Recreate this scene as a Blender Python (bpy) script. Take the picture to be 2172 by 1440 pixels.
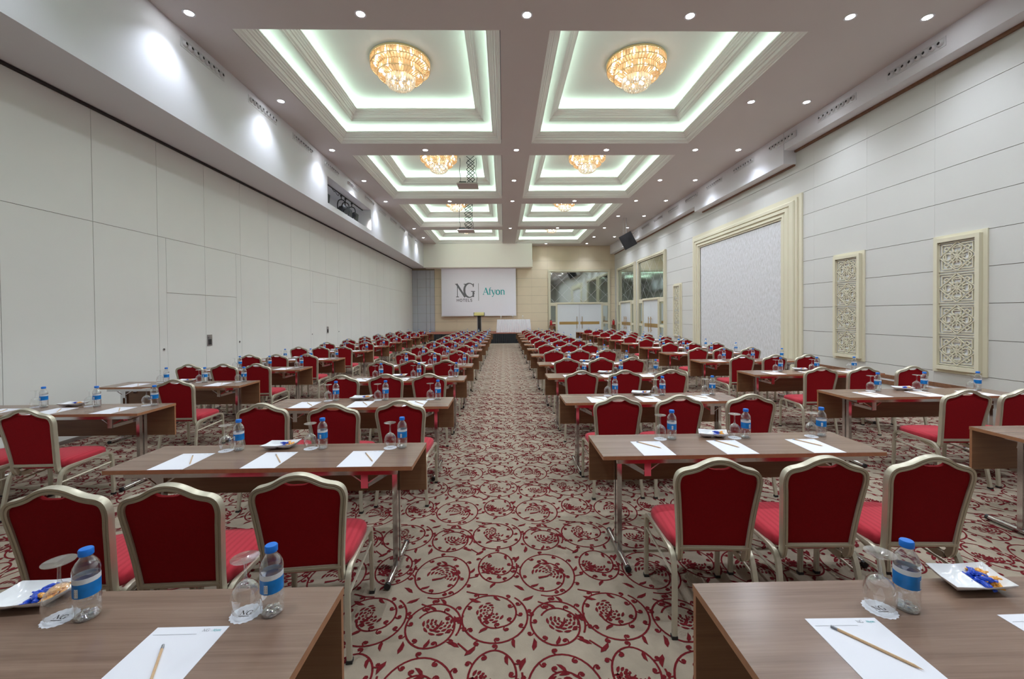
import bpy, math, random
from mathutils import Vector, Matrix
random.seed(7)
S = bpy.context.scene
C = S.collection
PI = math.pi
sin, cos = math.sin, math.cos
for o in list(bpy.data.objects):
    bpy.data.objects.remove(o)

# ------------------------------------------------------------------ camera
F_PX, CAM_H = 885.0, 1.67
_psi, _p, _r = math.radians(1.16), math.radians(.75), math.radians(.5)
FW = Vector((sin(_psi)*cos(_p), cos(_psi)*cos(_p), -sin(_p)))
_rt = Vector((cos(_psi), -sin(_psi), 0)); _up = _rt.cross(FW)
RT = _rt*cos(_r) - _up*sin(_r); UP = _rt*sin(_r) + _up*cos(_r)
cam = bpy.data.cameras.new('camera'); camo = bpy.data.objects.new('camera', cam); C.objects.link(camo)
M = Matrix.Identity(4)
for i in range(3):
    M[i][0], M[i][1], M[i][2] = RT[i], UP[i], -FW[i]
M[2][3] = CAM_H
camo.matrix_world = M
cam.sensor_width = 36; cam.lens = F_PX/2172*36; cam.shift_y = (678.43-720)/2172
cam.clip_start = .05; cam.clip_end = 200
S.camera = camo

def inframe(x, y, z, m=60):
    d = Vector((x, y, z-CAM_H)); w = d.dot(FW)
    if w < .25: return False
    u = 1086+F_PX*d.dot(RT)/w; v = 678.4-F_PX*d.dot(UP)/w
    return -m < u < 2172+m and -m < v < 1440+m

# ------------------------------------------------------------------ world, exposure, light levels
S.view_settings.view_transform = 'Standard'; S.view_settings.look = 'None'
S.view_settings.gamma = 1; S.view_settings.exposure = 1.0; S.view_settings.use_curve_mapping = False
wd = bpy.data.worlds.new('world'); S.world = wd; wd.use_nodes = True
wd.node_tree.nodes['Background'].inputs[0].default_value = (.8, .85, 1, 1)
wd.node_tree.nodes['Background'].inputs[1].default_value = 0.02
E_SPOT = 106.0          # watts of one recessed downlight
E_COVE = 4.8           # emission of the cove light strips
E_BULB = 13.0          # emission of the chandelier bulbs
cy = S.cycles
cy.max_bounces = 10; cy.diffuse_bounces = 6; cy.glossy_bounces = 4; cy.transmission_bounces = 8
cy.transparent_max_bounces = 40; cy.caustics_reflective = False; cy.caustics_refractive = False
cy.sample_clamp_indirect = 4.0; cy.use_denoising = True; cy.use_light_tree = True
try: cy.denoiser = 'OPENIMAGEDENOISE'
except Exception: pass

# ------------------------------------------------------------------ materials
def newmat(name):
    m = bpy.data.materials.new(name); m.use_nodes = True
    return m, m.node_tree.nodes, m.node_tree.links, m.node_tree.nodes['Principled BSDF']
def srgb(*c):
    return tuple(((v/255)/12.92 if v <= 10 else ((v/255+.055)/1.055)**2.4) for v in c)+(1,)
def mat(name, col, rough=.6, metal=0, spec=.5, noise=0, nscale=20, bump=0, bscale=200, coat=0, stretch=None):
    m, N, L, b = newmat(name)
    b.inputs['Base Color'].default_value = col; b.inputs['Roughness'].default_value = rough
    b.inputs['Metallic'].default_value = metal; b.inputs['Specular IOR Level'].default_value = spec
    b.inputs['Coat Weight'].default_value = coat
    tc = N.new('ShaderNodeTexCoord'); src = tc.outputs['Object']
    if stretch:
        mp = N.new('ShaderNodeMapping'); mp.inputs['Scale'].default_value = stretch
        L.new(src, mp.inputs[0]); src = mp.outputs[0]
    if noise:
        n = N.new('ShaderNodeTexNoise'); n.inputs['Scale'].default_value = nscale; n.inputs['Detail'].default_value = 4
        L.new(src, n.inputs['Vector'])
        r = N.new('ShaderNodeValToRGB')
        lo = tuple(max(0, c*(1-noise)) for c in col[:3])+(1,); hi = tuple(min(1, c*(1+noise)) for c in col[:3])+(1,)
        r.color_ramp.elements[0].color = lo; r.color_ramp.elements[1].color = hi
        r.color_ramp.elements[0].position = .3; r.color_ramp.elements[1].position = .7
        L.new(n.outputs[0], r.inputs[0]); L.new(r.outputs[0], b.inputs['Base Color'])
    if bump:
        n2 = N.new('ShaderNodeTexNoise'); n2.inputs['Scale'].default_value = bscale
        L.new(src, n2.inputs['Vector'])
        bp = N.new('ShaderNodeBump'); bp.inputs['Strength'].default_value = bump; bp.inputs['Distance'].default_value = .002
        L.new(n2.outputs[0], bp.inputs['Height']); L.new(bp.outputs[0], b.inputs['Normal'])
    return m
def emat(name, col, s):
    m, N, L, b = newmat(name)
    b.inputs['Base Color'].default_value = (.8, .8, .8, 1)
    b.inputs['Emission Color'].default_value = col; b.inputs['Emission Strength'].default_value = s
    return m
def wood(name, c1, c2, c3, rough=.35, sc=1.0):
    m, N, L, b = newmat(name)
    tc = N.new('ShaderNodeTexCoord'); mp = N.new('ShaderNodeMapping')
    mp.inputs['Scale'].default_value = (1.1*sc, 26*sc, 26*sc)
    n = N.new('ShaderNodeTexNoise'); n.inputs['Scale'].default_value = 1.0; n.inputs['Detail'].default_value = 6; n.inputs['Roughness'].default_value = .62
    mp2 = N.new('ShaderNodeMapping'); mp2.inputs['Scale'].default_value = (4*sc, 180*sc, 180*sc)
    n2 = N.new('ShaderNodeTexNoise'); n2.inputs['Scale'].default_value = 1.0; n2.inputs['Detail'].default_value = 3
    r = N.new('ShaderNodeValToRGB'); e = r.color_ramp.elements
    e[0].position = .3; e[0].color = c1; e[1].position = .72; e[1].color = c3
    k = e.new(.5); k.color = c2
    mx = N.new('ShaderNodeMix'); mx.data_type = 'FLOAT'; mx.inputs[0].default_value = .3
    L.new(tc.outputs['Object'], mp.inputs[0]); L.new(tc.outputs['Object'], mp2.inputs[0])
    L.new(mp.outputs[0], n.inputs['Vector']); L.new(mp2.outputs[0], n2.inputs['Vector'])
    L.new(n.outputs[0], mx.inputs[2]); L.new(n2.outputs[0], mx.inputs[3]); L.new(mx.outputs[0], r.inputs[0])
    L.new(r.outputs[0], b.inputs['Base Color'])
    b.inputs['Roughness'].default_value = rough
    return m
def thin_glass(name, tint, edge=.25, extra=.06):
    # thin clear wall: mostly see-through, stronger reflection at grazing angles
    m, N, L, b = newmat(name); N.remove(b)
    out = N['Material Output']
    t = N.new('ShaderNodeBsdfTransparent'); t.inputs[0].default_value = tint
    g = N.new('ShaderNodeBsdfGlossy'); g.inputs['Roughness'].default_value = .06; g.inputs[0].default_value = (1, 1, 1, 1)
    lw = N.new('ShaderNodeLayerWeight'); lw.inputs[0].default_value = edge
    ma = N.new('ShaderNodeMath'); ma.operation = 'MULTIPLY_ADD'; ma.inputs[1].default_value = .75; ma.inputs[2].default_value = extra
    ma.use_clamp = True
    mx = N.new('ShaderNodeMixShader')
    L.new(lw.outputs['Facing'], ma.inputs[0]); L.new(ma.outputs[0], mx.inputs[0])
    L.new(t.outputs[0], mx.inputs[1]); L.new(g.outputs[0], mx.inputs[2]); L.new(mx.outputs[0], out.inputs[0])
    return m
def fabric(name, col, dark, stripe=60):
    m, N, L, b = newmat(name)
    tc = N.new('ShaderNodeTexCoord')
    w = N.new('ShaderNodeTexWave'); w.inputs['Scale'].default_value = stripe/6.0; w.inputs['Distortion'].default_value = .3
    w.bands_direction = 'X'
    n = N.new('ShaderNodeTexNoise'); n.inputs['Scale'].default_value = 180
    mx = N.new('ShaderNodeMix'); mx.data_type = 'FLOAT'; mx.inputs[0].default_value = .35
    r = N.new('ShaderNodeValToRGB'); r.color_ramp.elements[0].color = dark; r.color_ramp.elements[1].color = col
    r.color_ramp.elements[0].position = .1; r.color_ramp.elements[1].position = .6
    L.new(tc.outputs['Object'], w.inputs['Vector']); L.new(tc.outputs['Object'], n.inputs['Vector'])
    L.new(w.outputs['Fac'], mx.inputs[2]); L.new(n.outputs[0], mx.inputs[3]); L.new(mx.outputs[0], r.inputs[0])
    L.new(r.outputs[0], b.inputs['Base Color'])
    b.inputs['Roughness'].default_value = .85; b.inputs['Specular IOR Level'].default_value = .2
    b.inputs['Sheen Weight'].default_value = .15
    return m

MT = {}
MT['carpet'] = mat('carpet_beige', srgb(154, 142, 125), .95, spec=.1, noise=.12, nscale=7, bump=.5, bscale=260)
MT['carpet_red'] = mat('carpet_red', srgb(102, 28, 33), .95, spec=.1, noise=.18, nscale=60)
MT['wall_l'] = mat('folding_wall_laminate', srgb(232, 232, 228), .5, spec=.35, noise=.012, nscale=1.2)
MT['wall_r'] = mat('wall_panel_cream', srgb(203, 202, 197), .6, spec=.3, noise=.012, nscale=1.3)
MT['gap'] = mat('joint_brown', srgb(150, 136, 120), .8)  # brown wall backing seen in the open joints between panels
MT['back_beige'] = mat('back_panel_beige', srgb(222, 208, 182), .6, spec=.3, noise=.02, nscale=2)
MT['blue_grey'] = mat('partition_blue_grey', srgb(186, 190, 198), .5, noise=.02, nscale=2)
MT['ceil'] = mat('ceiling_paint', srgb(206, 199, 196), .85, spec=.15, noise=.01, nscale=1)
MT['coffer'] = mat('coffer_paint', srgb(232, 231, 228), .8, spec=.2)
MT['bulk'] = mat('bulkhead_paint', srgb(222, 222, 226), .8, spec=.2, noise=.01, nscale=1)
MT['soffit'] = mat('soffit_paint', srgb(242, 239, 232), .8, spec=.2)
MT['dark'] = mat('dark_track', srgb(34, 26, 24), .7)
MT['frame'] = mat('champagne_metal', srgb(200, 194, 174), .36, metal=.45, spec=.5, noise=.05, nscale=9)
MT['red'] = fabric('red_fabric', srgb(186, 52, 65), srgb(168, 42, 54))
MT['redshade'] = mat('red_fabric_shaded', srgb(150, 20, 30), .85, spec=.15, noise=.08, nscale=90)  # seat red darkened: shade of the unlit chair backs put into the colour
MT['wood'] = wood('walnut_top', srgb(108, 85, 71), srgb(131, 106, 90), srgb(146, 121, 104), .24)
MT['woodp'] = wood('walnut_panel', srgb(118, 84, 58), srgb(134, 96, 66), srgb(146, 108, 78), .4)
MT['edge'] = mat('edge_band', srgb(168, 118, 84), .4, noise=.1, nscale=30)
MT['chrome'] = mat('chrome', (.62, .61, .61, 1), .14, metal=1)
MT['steel'] = mat('brushed_steel', (.5, .5, .5, 1), .35, metal=1)
MT['black'] = mat('black_rubber', (.012, .012, .013, 1), .5)
MT['paper'] = mat('white_paper', srgb(232, 233, 240), .8, spec=.2)
MT['ink'] = mat('grey_ink', srgb(110, 112, 118), .8)
MT['inkd'] = mat('dark_ink', srgb(40, 42, 46), .8)
MT['teal'] = mat('teal_print', srgb(40, 168, 172), .8)
MT['pencil'] = wood('pencil_wood', srgb(196, 160, 120), srgb(208, 174, 134), srgb(214, 182, 144), .5, 8)
MT['lead'] = mat('pencil_ferrule', srgb(150, 152, 158), .35, metal=.6)
MT['glass'] = thin_glass('clear_glass', (.97, .98, .98, 1), .3, .05)
MT['pet'] = thin_glass('bottle_plastic', (.95, .97, .985, 1), .4, .10)
MT['petbase'] = thin_glass('bottle_base_plastic', (.93, .95, .97, 1), .5, .22)
MT['label'] = mat('bottle_label_blue', srgb(0, 124, 206), .35, noise=.2, nscale=30)
MT['labelw'] = mat('bottle_label_white', srgb(226, 230, 236), .5)
MT['cap'] = mat('cap_blue', srgb(20, 116, 214), .4)
MT['porc'] = mat('white_porcelain', srgb(232, 234, 236), .2, spec=.6)
MT['cblue'] = mat('candy_wrap_blue', srgb(18, 68, 188), .3, noise=.35, nscale=80)
MT['corange'] = mat('candy_wrap_orange', srgb(238, 168, 70), .3, noise=.25, nscale=80)
MT['cream'] = mat('cream_lacquer', srgb(214, 208, 184), .5, spec=.35)
MT['lattice_bg'] = mat('lattice_backing', srgb(226, 229, 233), .6)
MT['brass'] = mat('brass', srgb(206, 172, 112), .3, metal=.8)
MT['palegold'] = mat('pale_gold', srgb(222, 196, 150), .3, metal=.6)
MT['door'] = mat('door_white', srgb(218, 222, 226), .45)
MT['screen'] = mat('screen_fabric', srgb(236, 236, 246), .9, spec=.1)
MT['skirt'] = mat('black_skirt', (.012, .013, .016, 1), .8, noise=.3, nscale=40)
MT['stage'] = mat('stage_carpet', srgb(166, 104, 88), .9, noise=.08, nscale=60)
MT['cloth'] = mat('white_cloth', srgb(228, 228, 232), .9, spec=.1)
MT['speaker'] = mat('speaker_black', (.015, .015, .017, 1), .55, noise=.3, nscale=60)
MT['lift'] = mat('lift_dark_green', srgb(26, 38, 36), .5, metal=.3)
MT['liftplate'] = mat('lift_plate_paint', srgb(190, 180, 176), .8)
MT['gold'] = mat('lectern_gold', srgb(214, 202, 128), .4)
MT['extred'] = mat('extinguisher_red', srgb(170, 24, 30), .35)
MT['brown'] = mat('brown_wood', srgb(122, 84, 60), .5, noise=.2, nscale=20)
MT['nozzle'] = mat('nozzle_white', srgb(206, 207, 210), .5)
MT['hole'] = mat('nozzle_dark_hole', srgb(48, 48, 48), .8)
MT['cove_led'] = emat('cove_light', (.68, 1.0, .84, 1), E_COVE)
MT['bulb'] = emat('bulb_light', (1.0, .93, .86, 1), E_BULB)
MT['lens'] = emat('downlight_lens', (.93, .96, 1, 1), 40)
# wallpaper: pale damask streaks
m, N, L, b = newmat('silver_wallpaper')
tc = N.new('ShaderNodeTexCoord'); mp = N.new('ShaderNodeMapping'); mp.inputs['Scale'].default_value = (1, 10, 4); mp.inputs['Rotation'].default_value = (.35, 0, 0)
n = N.new('ShaderNodeTexNoise'); n.inputs['Scale'].default_value = 2.2; n.inputs['Detail'].default_value = 6; n.inputs['Roughness'].default_value = .7
r = N.new('ShaderNodeValToRGB'); r.color_ramp.elements[0].position = .35; r.color_ramp.elements[1].position = .68
r.color_ramp.elements[0].color = srgb(192, 191, 190); r.color_ramp.elements[1].color = srgb(222, 222, 226)
L.new(tc.outputs['Object'], mp.inputs[0]); L.new(mp.outputs[0], n.inputs['Vector']); L.new(n.outputs[0], r.inputs[0]); L.new(r.outputs[0], b.inputs['Base Color'])
b.inputs['Roughness'].default_value = .6
MT['wallpaper'] = m
# wavy antique mirror
m, N, L, b = newmat('antique_mirror')
b.inputs['Metallic'].default_value = 1; b.inputs['Base Color'].default_value = srgb(206, 214, 208); b.inputs['Roughness'].default_value = .05
tc = N.new('ShaderNodeTexCoord'); n = N.new('ShaderNodeTexNoise'); n.inputs['Scale'].default_value = 1.3; n.inputs['Detail'].default_value = 2
bp = N.new('ShaderNodeBump'); bp.inputs['Strength'].default_value = .10; bp.inputs['Distance'].default_value = .015
L.new(tc.outputs['Object'], n.inputs['Vector']); L.new(n.outputs[0], bp.inputs['Height']); L.new(bp.outputs[0], b.inputs['Normal'])
MT['mirror'] = m
def crystal(name, col):
    m, N, L, b = newmat(name); N.remove(b); out = N['Material Output']
    tr = N.new('ShaderNodeBsdfTranslucent'); tr.inputs[0].default_value = col
    tp = N.new('ShaderNodeBsdfTransparent'); tp.inputs[0].default_value = col
    g = N.new('ShaderNodeBsdfGlossy'); g.inputs[0].default_value = (1, .95, .9, 1); g.inputs['Roughness'].default_value = .12
    m1 = N.new('ShaderNodeMixShader'); m1.inputs[0].default_value = .2
    m2 = N.new('ShaderNodeMixShader'); m2.inputs[0].default_value = .25
    L.new(tr.outputs[0], m1.inputs[1]); L.new(tp.outputs[0], m1.inputs[2])
    L.new(m1.outputs[0], m2.inputs[1]); L.new(g.outputs[0], m2.inputs[2]); L.new(m2.outputs[0], out.inputs[0])
    return m
MT['crys_gold'] = crystal('crystal_amber', (.90, .70, .46, 1))
MT['crys'] = crystal('crystal_clear', (1, .93, .84, 1))

# ------------------------------------------------------------------ mesh helpers
class MB:
    def __init__(s, lift=None): s.lift = lift; s.nr = 0; s.v = []; s.f = []; s.m = []; s.mi = 0; s.sm = []
    def add(s, vs, fs, smooth=False):
        k = len(s.v); s.v += [tuple(p) for p in vs]
        for q in fs: s.f.append(tuple(i+k for i in q)); s.m.append(s.mi); s.sm.append(smooth)
        return s
    def box(s, x0, x1, y0, y1, z0, z1):
        v = [(x0, y0, z0), (x1, y0, z0), (x1, y1, z0), (x0, y1, z0), (x0, y0, z1), (x1, y0, z1), (x1, y1, z1), (x0, y1, z1)]
        return s.add(v, [(3, 2, 1, 0), (4, 5, 6, 7), (0, 1, 5, 4), (1, 2, 6, 5), (2, 3, 7, 6), (3, 0, 4, 7)])
    def quad(s, a, b_, c, d): return s.add([a, b_, c, d], [(0, 1, 2, 3)])
    def sweep(s, path, prof, up=(0, 0, 1), caps=True, closed=False, smooth=True, sideref=None):
        P = [Vector(p) for p in path]; n = len(P); k = len(prof); vs = []; upv = Vector(up)
        for i in range(n):
            a = P[(i-1) % n] if (closed or i > 0) else P[i]; c = P[(i+1) % n] if (closed or i < n-1) else P[i]
            t = (c-a).normalized()
            if sideref is not None:
                q = Vector(sideref); q = (q-t*q.dot(t)).normalized(); sd = q; nv = sd.cross(t)
            else:
                sd = t.cross(upv)
                if sd.length < 1e-4: sd = t.cross(Vector((0, 1, 0)))
                sd.normalize(); nv = sd.cross(t)
            for (u, w) in prof: vs.append(P[i]+sd*u+nv*w)
        fs = []
        for i in range(n if closed else n-1):
            j = (i+1) % n
            for q in range(k):
                fs.append((i*k+q, i*k+(q+1) % k, j*k+(q+1) % k, j*k+q))
        if caps and not closed:
            fs.append(tuple(range(k-1, -1, -1))); fs.append(tuple((n-1)*k+q for q in range(k)))
        return s.add(vs, fs, smooth)
    def tube(s, a, b_, r, n=8, smooth=True):
        a, b_ = Vector(a), Vector(b_); t = (b_-a).normalized()
        up = (0, 1, 0) if abs(t.z) > .9 else (0, 0, 1)
        return s.sweep([a, b_], [(r*cos(2*PI*i/n), r*sin(2*PI*i/n)) for i in range(n)], up, True, False, smooth)
    def lathe(s, pts, n=16, c=(0, 0, 0), smooth=True, caps=True):
        vs = []; fs = []; k = len(pts)
        for (r, z) in pts:
            for i in range(n): vs.append((c[0]+r*cos(2*PI*i/n), c[1]+r*sin(2*PI*i/n), c[2]+z))
        for j in range(k-1):
            for i in range(n):
                fs.append((j*n+i, j*n+(i+1) % n, (j+1)*n+(i+1) % n, (j+1)*n+i))
        if caps:
            fs.append(tuple(range(n-1, -1, -1))); fs.append(tuple((k-1)*n+i for i in range(n)))
        return s.add(vs, fs, smooth)
    def prism(s, poly, h, plane='xy', z=0):
        n = len(poly); vs = []
        for zz in (z, z+h):
            for (a, b_) in poly: vs.append((a, b_, zz) if plane == 'xy' else ((a, zz, b_) if plane == 'xz' else (zz, a, b_)))
        fs = [tuple(range(n-1, -1, -1)), tuple(range(n, 2*n))]+[(i, (i+1) % n, n+(i+1) % n, n+i) for i in range(n)]
        return s.add(vs, fs)
    def ribbon(s, pts, w, fn, cap=False):
        # flat strip through 2-D points; w a width or list of widths; fn maps (a,b) to 3-D
        n = len(pts); vs = []
        for i in range(n):
            a = pts[max(0, i-1)]; c = pts[min(n-1, i+1)]
            dx, dy = c[0]-a[0], c[1]-a[1]; l = math.hypot(dx, dy) or 1
            ww = (w[i] if isinstance(w, (list, tuple)) else w)/2
            vs.append(fn(pts[i][0]-dy/l*ww, pts[i][1]+dx/l*ww)); vs.append(fn(pts[i][0]+dy/l*ww, pts[i][1]-dx/l*ww))
        if s.lift:        # overlapping printed strokes each get a hair of their own height
            s.nr += 1; vs = [(a[0]+s.lift[0]*s.nr, a[1]+s.lift[1]*s.nr, a[2]+s.lift[2]*s.nr) for a in vs]
        return s.add(vs, [(2*i, 2*i+1, 2*i+3, 2*i+2) for i in range(n-1)])
    def mesh(s, name, mats):
        me = bpy.data.meshes.new(name); me.from_pydata(s.v, [], s.f); 
        for q in (mats if isinstance(mats, (list, tuple)) else [mats]): me.materials.append(MT[q])
        me.polygons.foreach_set('material_index', s.m)
        if any(s.sm):
            me.polygons.foreach_set('use_smooth', s.sm)
            try: me.set_sharp_from_angle(angle=math.radians(40))
            except Exception: pass
        me.update(); return me
    def obj(s, name, mats, parent=None, loc=(0, 0, 0)):
        return link(name, s.mesh(name, mats), parent, loc)
def link(name, data, parent=None, loc=(0, 0, 0)):
    o = bpy.data.objects.new(name, data); C.objects.link(o); o.location = loc
    if parent: o.parent = parent
    return o
def tag(o, label=None, cat=None, group=None, kind=None):
    if label: o['label'] = label
    if cat: o['category'] = cat
    if group: o['group'] = group
    if kind: o['kind'] = kind
    return o
def thing(name, label, cat, loc=(0, 0, 0), rz=0, group=None):
    o = link(name, None, None, loc); o.rotation_euler = (0, 0, rz); o.empty_display_size = .1
    return tag(o, label, cat, group)
def dup(root, loc, rz=0, label=None, group=None):
    r = root.copy(); C.objects.link(r); r.location = loc; r.rotation_euler = (0, 0, rz)
    if label: r['label'] = label
    if group: r['group'] = group
    for ch in root.children:
        c = ch.copy(); C.objects.link(c); c.parent = r
        for g in ch.children:
            d = g.copy(); C.objects.link(d); d.parent = c
    return r
class Proto:
    """builds one on first use, copies it afterwards"""
    def __init__(s, build): s.build = build; s.o = None
    def __call__(s, loc, rz, label, group):
        if s.o is None:
            s.o = s.build(); s.o.location = loc; s.o.rotation_euler = (0, 0, rz); s.o['label'] = label
            if group: s.o['group'] = group
            return s.o
        return dup(s.o, loc, rz, label, group)
def catmull(pts, k=4, closed=False):
    P = [Vector(p) for p in pts]; n = len(P); out = []
    for i in range(n if closed else n-1):
        p0 = P[(i-1) % n] if (closed or i > 0) else P[i]; p1 = P[i]; p2 = P[(i+1) % n]
        p3 = P[(i+2) % n] if (closed or i < n-2) else p2
        for j in range(k):
            t = j/k
            out.append(.5*((2*p1)+(p2-p0)*t+(2*p0-5*p1+4*p2-p3)*t*t+(3*p1-p0-3*p2+p3)*t**3))
    if not closed: out.append(P[-1])
    return out
ORD = ['rearmost', 'second', 'third', 'fourth', 'fifth', 'sixth', 'seventh', 'eighth', 'ninth', 'tenth', 'eleventh', 'twelfth', 'thirteenth']

# ------------------------------------------------------------------ room dimensions (metres)
XL, XB, XF, XR = -5.85, -4.90, 6.95, 7.25
YB, Y0 = 27.0, -3.6
ZC, ZB = 6.08, 4.68
PITCH = .555

# ---- floor with woven scroll pattern
fl = MB(); fl.box(XL-.3, XR+.3, Y0-.3, YB+.3, -.12, -.0015)
floor = tag(fl.obj('floor', 'carpet'), kind='structure')
def carpet_tile(detail):
    mb = MB(); lvl = [0]
    def fn(a, b_): return (a, b_, lvl[0]*6e-5)
    add0 = mb.add
    def add1(*a, **k): lvl[0] = (lvl[0]+7) % 31; return add0(*a, **k)     # every strand of pile on a level of its own
    mb.add = add1
    segs = 60 if detail else 26
    def curl(px, py, ang, side, size):
        pts = []
        n = 6 if detail else 3
        for i in range(n+1):
            t = i/n; th = ang+side*(max(0, t-.3)/.7)**1.4*3.5; rr = size*(1-.5*t)
            if i == 0: x, y = px, py
            else: x, y = pts[-1][0]+cos(th)*rr*1.3/n*1.5, pts[-1][1]+sin(th)*rr*1.3/n*1.5
            pts.append((x, y))
        mb.ribbon(pts, .008, fn)
        if detail:
            x, y = pts[-1]; q = .0125
            mb.add([fn(x+q*cos(a), y+q*sin(a)) for a in (0, 1.05, 2.1, 3.14, 4.2, 5.24)], [(0, 1, 2, 3, 4, 5)])
    def leaf(px, py, ang, ln, wd):
        c, s_ = cos(ang), sin(ang)
        pl = [(0, 0), (.25, .42), (.6, .5), (1.0, .62), (.75, .0), (.38, -.22)]
        mb.add([fn(px+(a*c*ln-b_*s_*wd), py+(a*s_*ln+b_*c*wd)) for a, b_ in pl], [tuple(range(6))])
    def medal(cx, cy_, ru, rv, turns, th0, dirn, inner, flower, fx, fy, frot, fs):
        pts = []
        for i in range(segs+1):
            t = i/segs; th = th0+dirn*turns*2*PI*t
            tt = max(0, (t*turns-.78)/(turns-.78)); k = 1-(1-inner)*min(1, tt*1.6)
            pts.append((cx+ru*k*cos(th), cy_+rv*k*sin(th)))
        mb.ribbon(pts, .0105, fn)
        step = max(1, segs//(20 if detail else 9))
        for j, i in enumerate(range(2, segs-3, step)):
            a, b_ = pts[i], pts[i+1]
            tg = math.atan2(b_[1]-a[1], b_[0]-a[0]); sd = 1 if j % 2 else -1
            if detail and j % 7 == 3: leaf(a[0], a[1], tg-dirn*.9*sd, .062, .03)
            else: curl(a[0], a[1], tg+sd*1.15, sd, .038)
        ncurve = (30 if detail else 10)
        fxx, fyy = cx+fx, cy_+fy
        for q in range(ncurve):
            if flower == 0:
                ring = q % 5; rr = fs*(.25+.24*ring); a0 = frot+((q//5)*.62)-1.3+ring*.16
            elif flower == 1:
                ring = q % 4; rr = fs*(.3+.28*ring); a0 = frot+1.5+((q//4)*.55 % 3.4)+ring*.2
            else:
                ring = q % 4; rr = fs*(.3+.26*ring); a0 = frot+((q//4)*.66 % 4.8)+ring*.25
            pp = [(fxx+rr*cos(a0+d), fyy+rr*sin(a0+d)*1.05) for d in (0, .16, .32, .48)]
            mb.ribbon(pp, [.004, .0145, .0145, .004], fn)
        # stem of the flower
        mb.ribbon([(fxx-fs*.9*cos(frot+.3), fyy-fs*.9*sin(frot+.3)), (fxx-fs*.3*cos(frot+.9), fyy-fs*.3*sin(frot+.9)), (fxx+fs*.25*cos(frot), fyy+fs*.2*sin(frot))], [.02, .014, .006], fn)
    medal(0, 0, .175, .215, 1.72, -1.9, 1, .54, 0, .01, -.005, .2, .085)
    medal(.355, .085, .127, .165, 1.6, 0.2, -1, .5, 1, -.035, .0, .3, .062)
    medal(.345, -.37, .181, .190, 1.65, .9, -1, .46, 2, -.025, .03, .8, .068)
    medal(.015, -.425, .147, .163, 1.5, -.5, 1, .66, 1, .03, .02, .9, .075)
    # connecting stems and stray leaves between the medallions
    for a, b_ in (((.175, -.03), (.24, .02)), ((.30, -.19), (.17, -.16)), ((.17, -.36), (.13, -.40)), ((.48, .02), (.50, -.02)), ((.16, .30), (.22, .24)), ((-.08, -.26), (-.02, -.28))):
        mb.ribbon([a, ((a[0]+b_[0])/2+.012, (a[1]+b_[1])/2-.012), b_], .0095, fn)
    for q in ((.20, .22, .6), (.52, -.16, 2.2), (.19, -.22, -.7), (-.13, .24, 1.2), (.50, .20, -2.2), (.17, -.58, 2.4), (-.17, -.25, .3)):
        leaf(q[0], q[1], q[2], .08, .036)
    return mb
TU, TV = .672, .854
def carpet_field(x0, x1, y0, y1, detail, name):
    i0 = math.floor((x0+.408)/TU); i1 = math.ceil((x1+.408)/TU); j0 = math.floor((y0-2.661)/TV); j1 = math.ceil((y1-2.661)/TV)
    o = carpet_tile(detail).obj(name, 'carpet_red', floor, (-.408+i0*TU, 2.661+j0*TV, -.0006))
    for k, (n, d) in enumerate(((i1-i0, (TU, 0, 0)), (j1-j0, (0, TV, 0)))):
        md = o.modifiers.new('repeat', 'ARRAY'); md.count = n; md.use_relative_offset = False
        md.use_constant_offset = True; md.constant_offset_displace = d
    tag(o, kind='stuff')
    return j1
j = carpet_field(XL+.5, XR-.4, .9, 9.0, True, 'scroll_pattern')
carpet_field(XL+.5, XR-.4, 2.661+j*TV+.01, 23.6, False, 'scroll_pattern')

# ---- ceiling slab with ten coffers
CW, CD, CP = 4.10, 4.30, 5.08
CX = [(-4.13, -.01), (.76, 4.84)]
CY = [(6.53+CP*(k-1), 10.83+CP*(k-1)) for k in range(0, 5)]
cm = MB()
xs = [XL-.3, CX[0][0], CX[0][1], CX[1][0], CX[1][1], XR+.3]
ys = [Y0-.3]+[v for q in CY for v in q]+[YB+.3]
for i in range(len(xs)-1):
    for jj in range(len(ys)-1):
        if i in (1, 3) and jj % 2 == 1: continue
        cm.box(xs[i], xs[i+1], ys[jj], ys[jj+1], ZC, ZC+.10)
ceiling = tag(cm.obj('ceiling', 'ceil'), kind='structure')
def ring(mb, x0, x1, y0, y1, prof, closed=False):
    """sweep an (inset, z) profile round a rectangle"""
    k = len(prof); vs = []
    for (i, z) in prof:
        vs += [(x0+i, y0+i, z), (x1-i, y0+i, z), (x1-i, y1-i, z), (x0+i, y1-i, z)]
    fs = []
    for q in range(k-1 if not closed else k):
        q2 = (q+1) % k
        for c in range(4):
            d = (c+1) % 4
            fs.append((q*4+c, q*4+d, q2*4+d, q2*4+c))
    mb.add(vs, fs)
Z1, Z2 = 6.46, 6.90
def build_coffer():
    w, d = CW/2, CD/2
    mb = MB()
    corn = lambda a, z: [(a, z), (a+.012, z), (a+.02, z+.02), (a+.045, z+.03), (a+.05, z+.045), (a+.085, z+.06), (a+.092, z+.085), (a+.10, z+.095), (a+.10, z+.11),
                         (a+.125, z+.115), (a+.135, z+.135), (a+.165, z+.15), (a+.17, z+.165), (a+.20, z+.18), (a+.205, z+.195), (a+.225, z+.20), (a+.225, z+.225), (a+.20, z+.235), (a+.06, z+.235)]
    p = corn(0, ZC)
    p[0] = (-.001, ZC+.001)
    ring(mb, -w, w, -d, d, p+[(.0, ZC+.235), (0.0, Z1), (.43, Z1)])
    p2 = corn(.40, Z1-.002)
    ring(mb, -w, w, -d, d, p2+[(.41, Z1+.235), (.41, Z2)])
    mb.quad((-w+.41, -d+.41, Z2), (-w+.41, d-.41, Z2), (w-.41, d-.41, Z2), (w-.41, -d+.41, Z2))
    return mb
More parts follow.
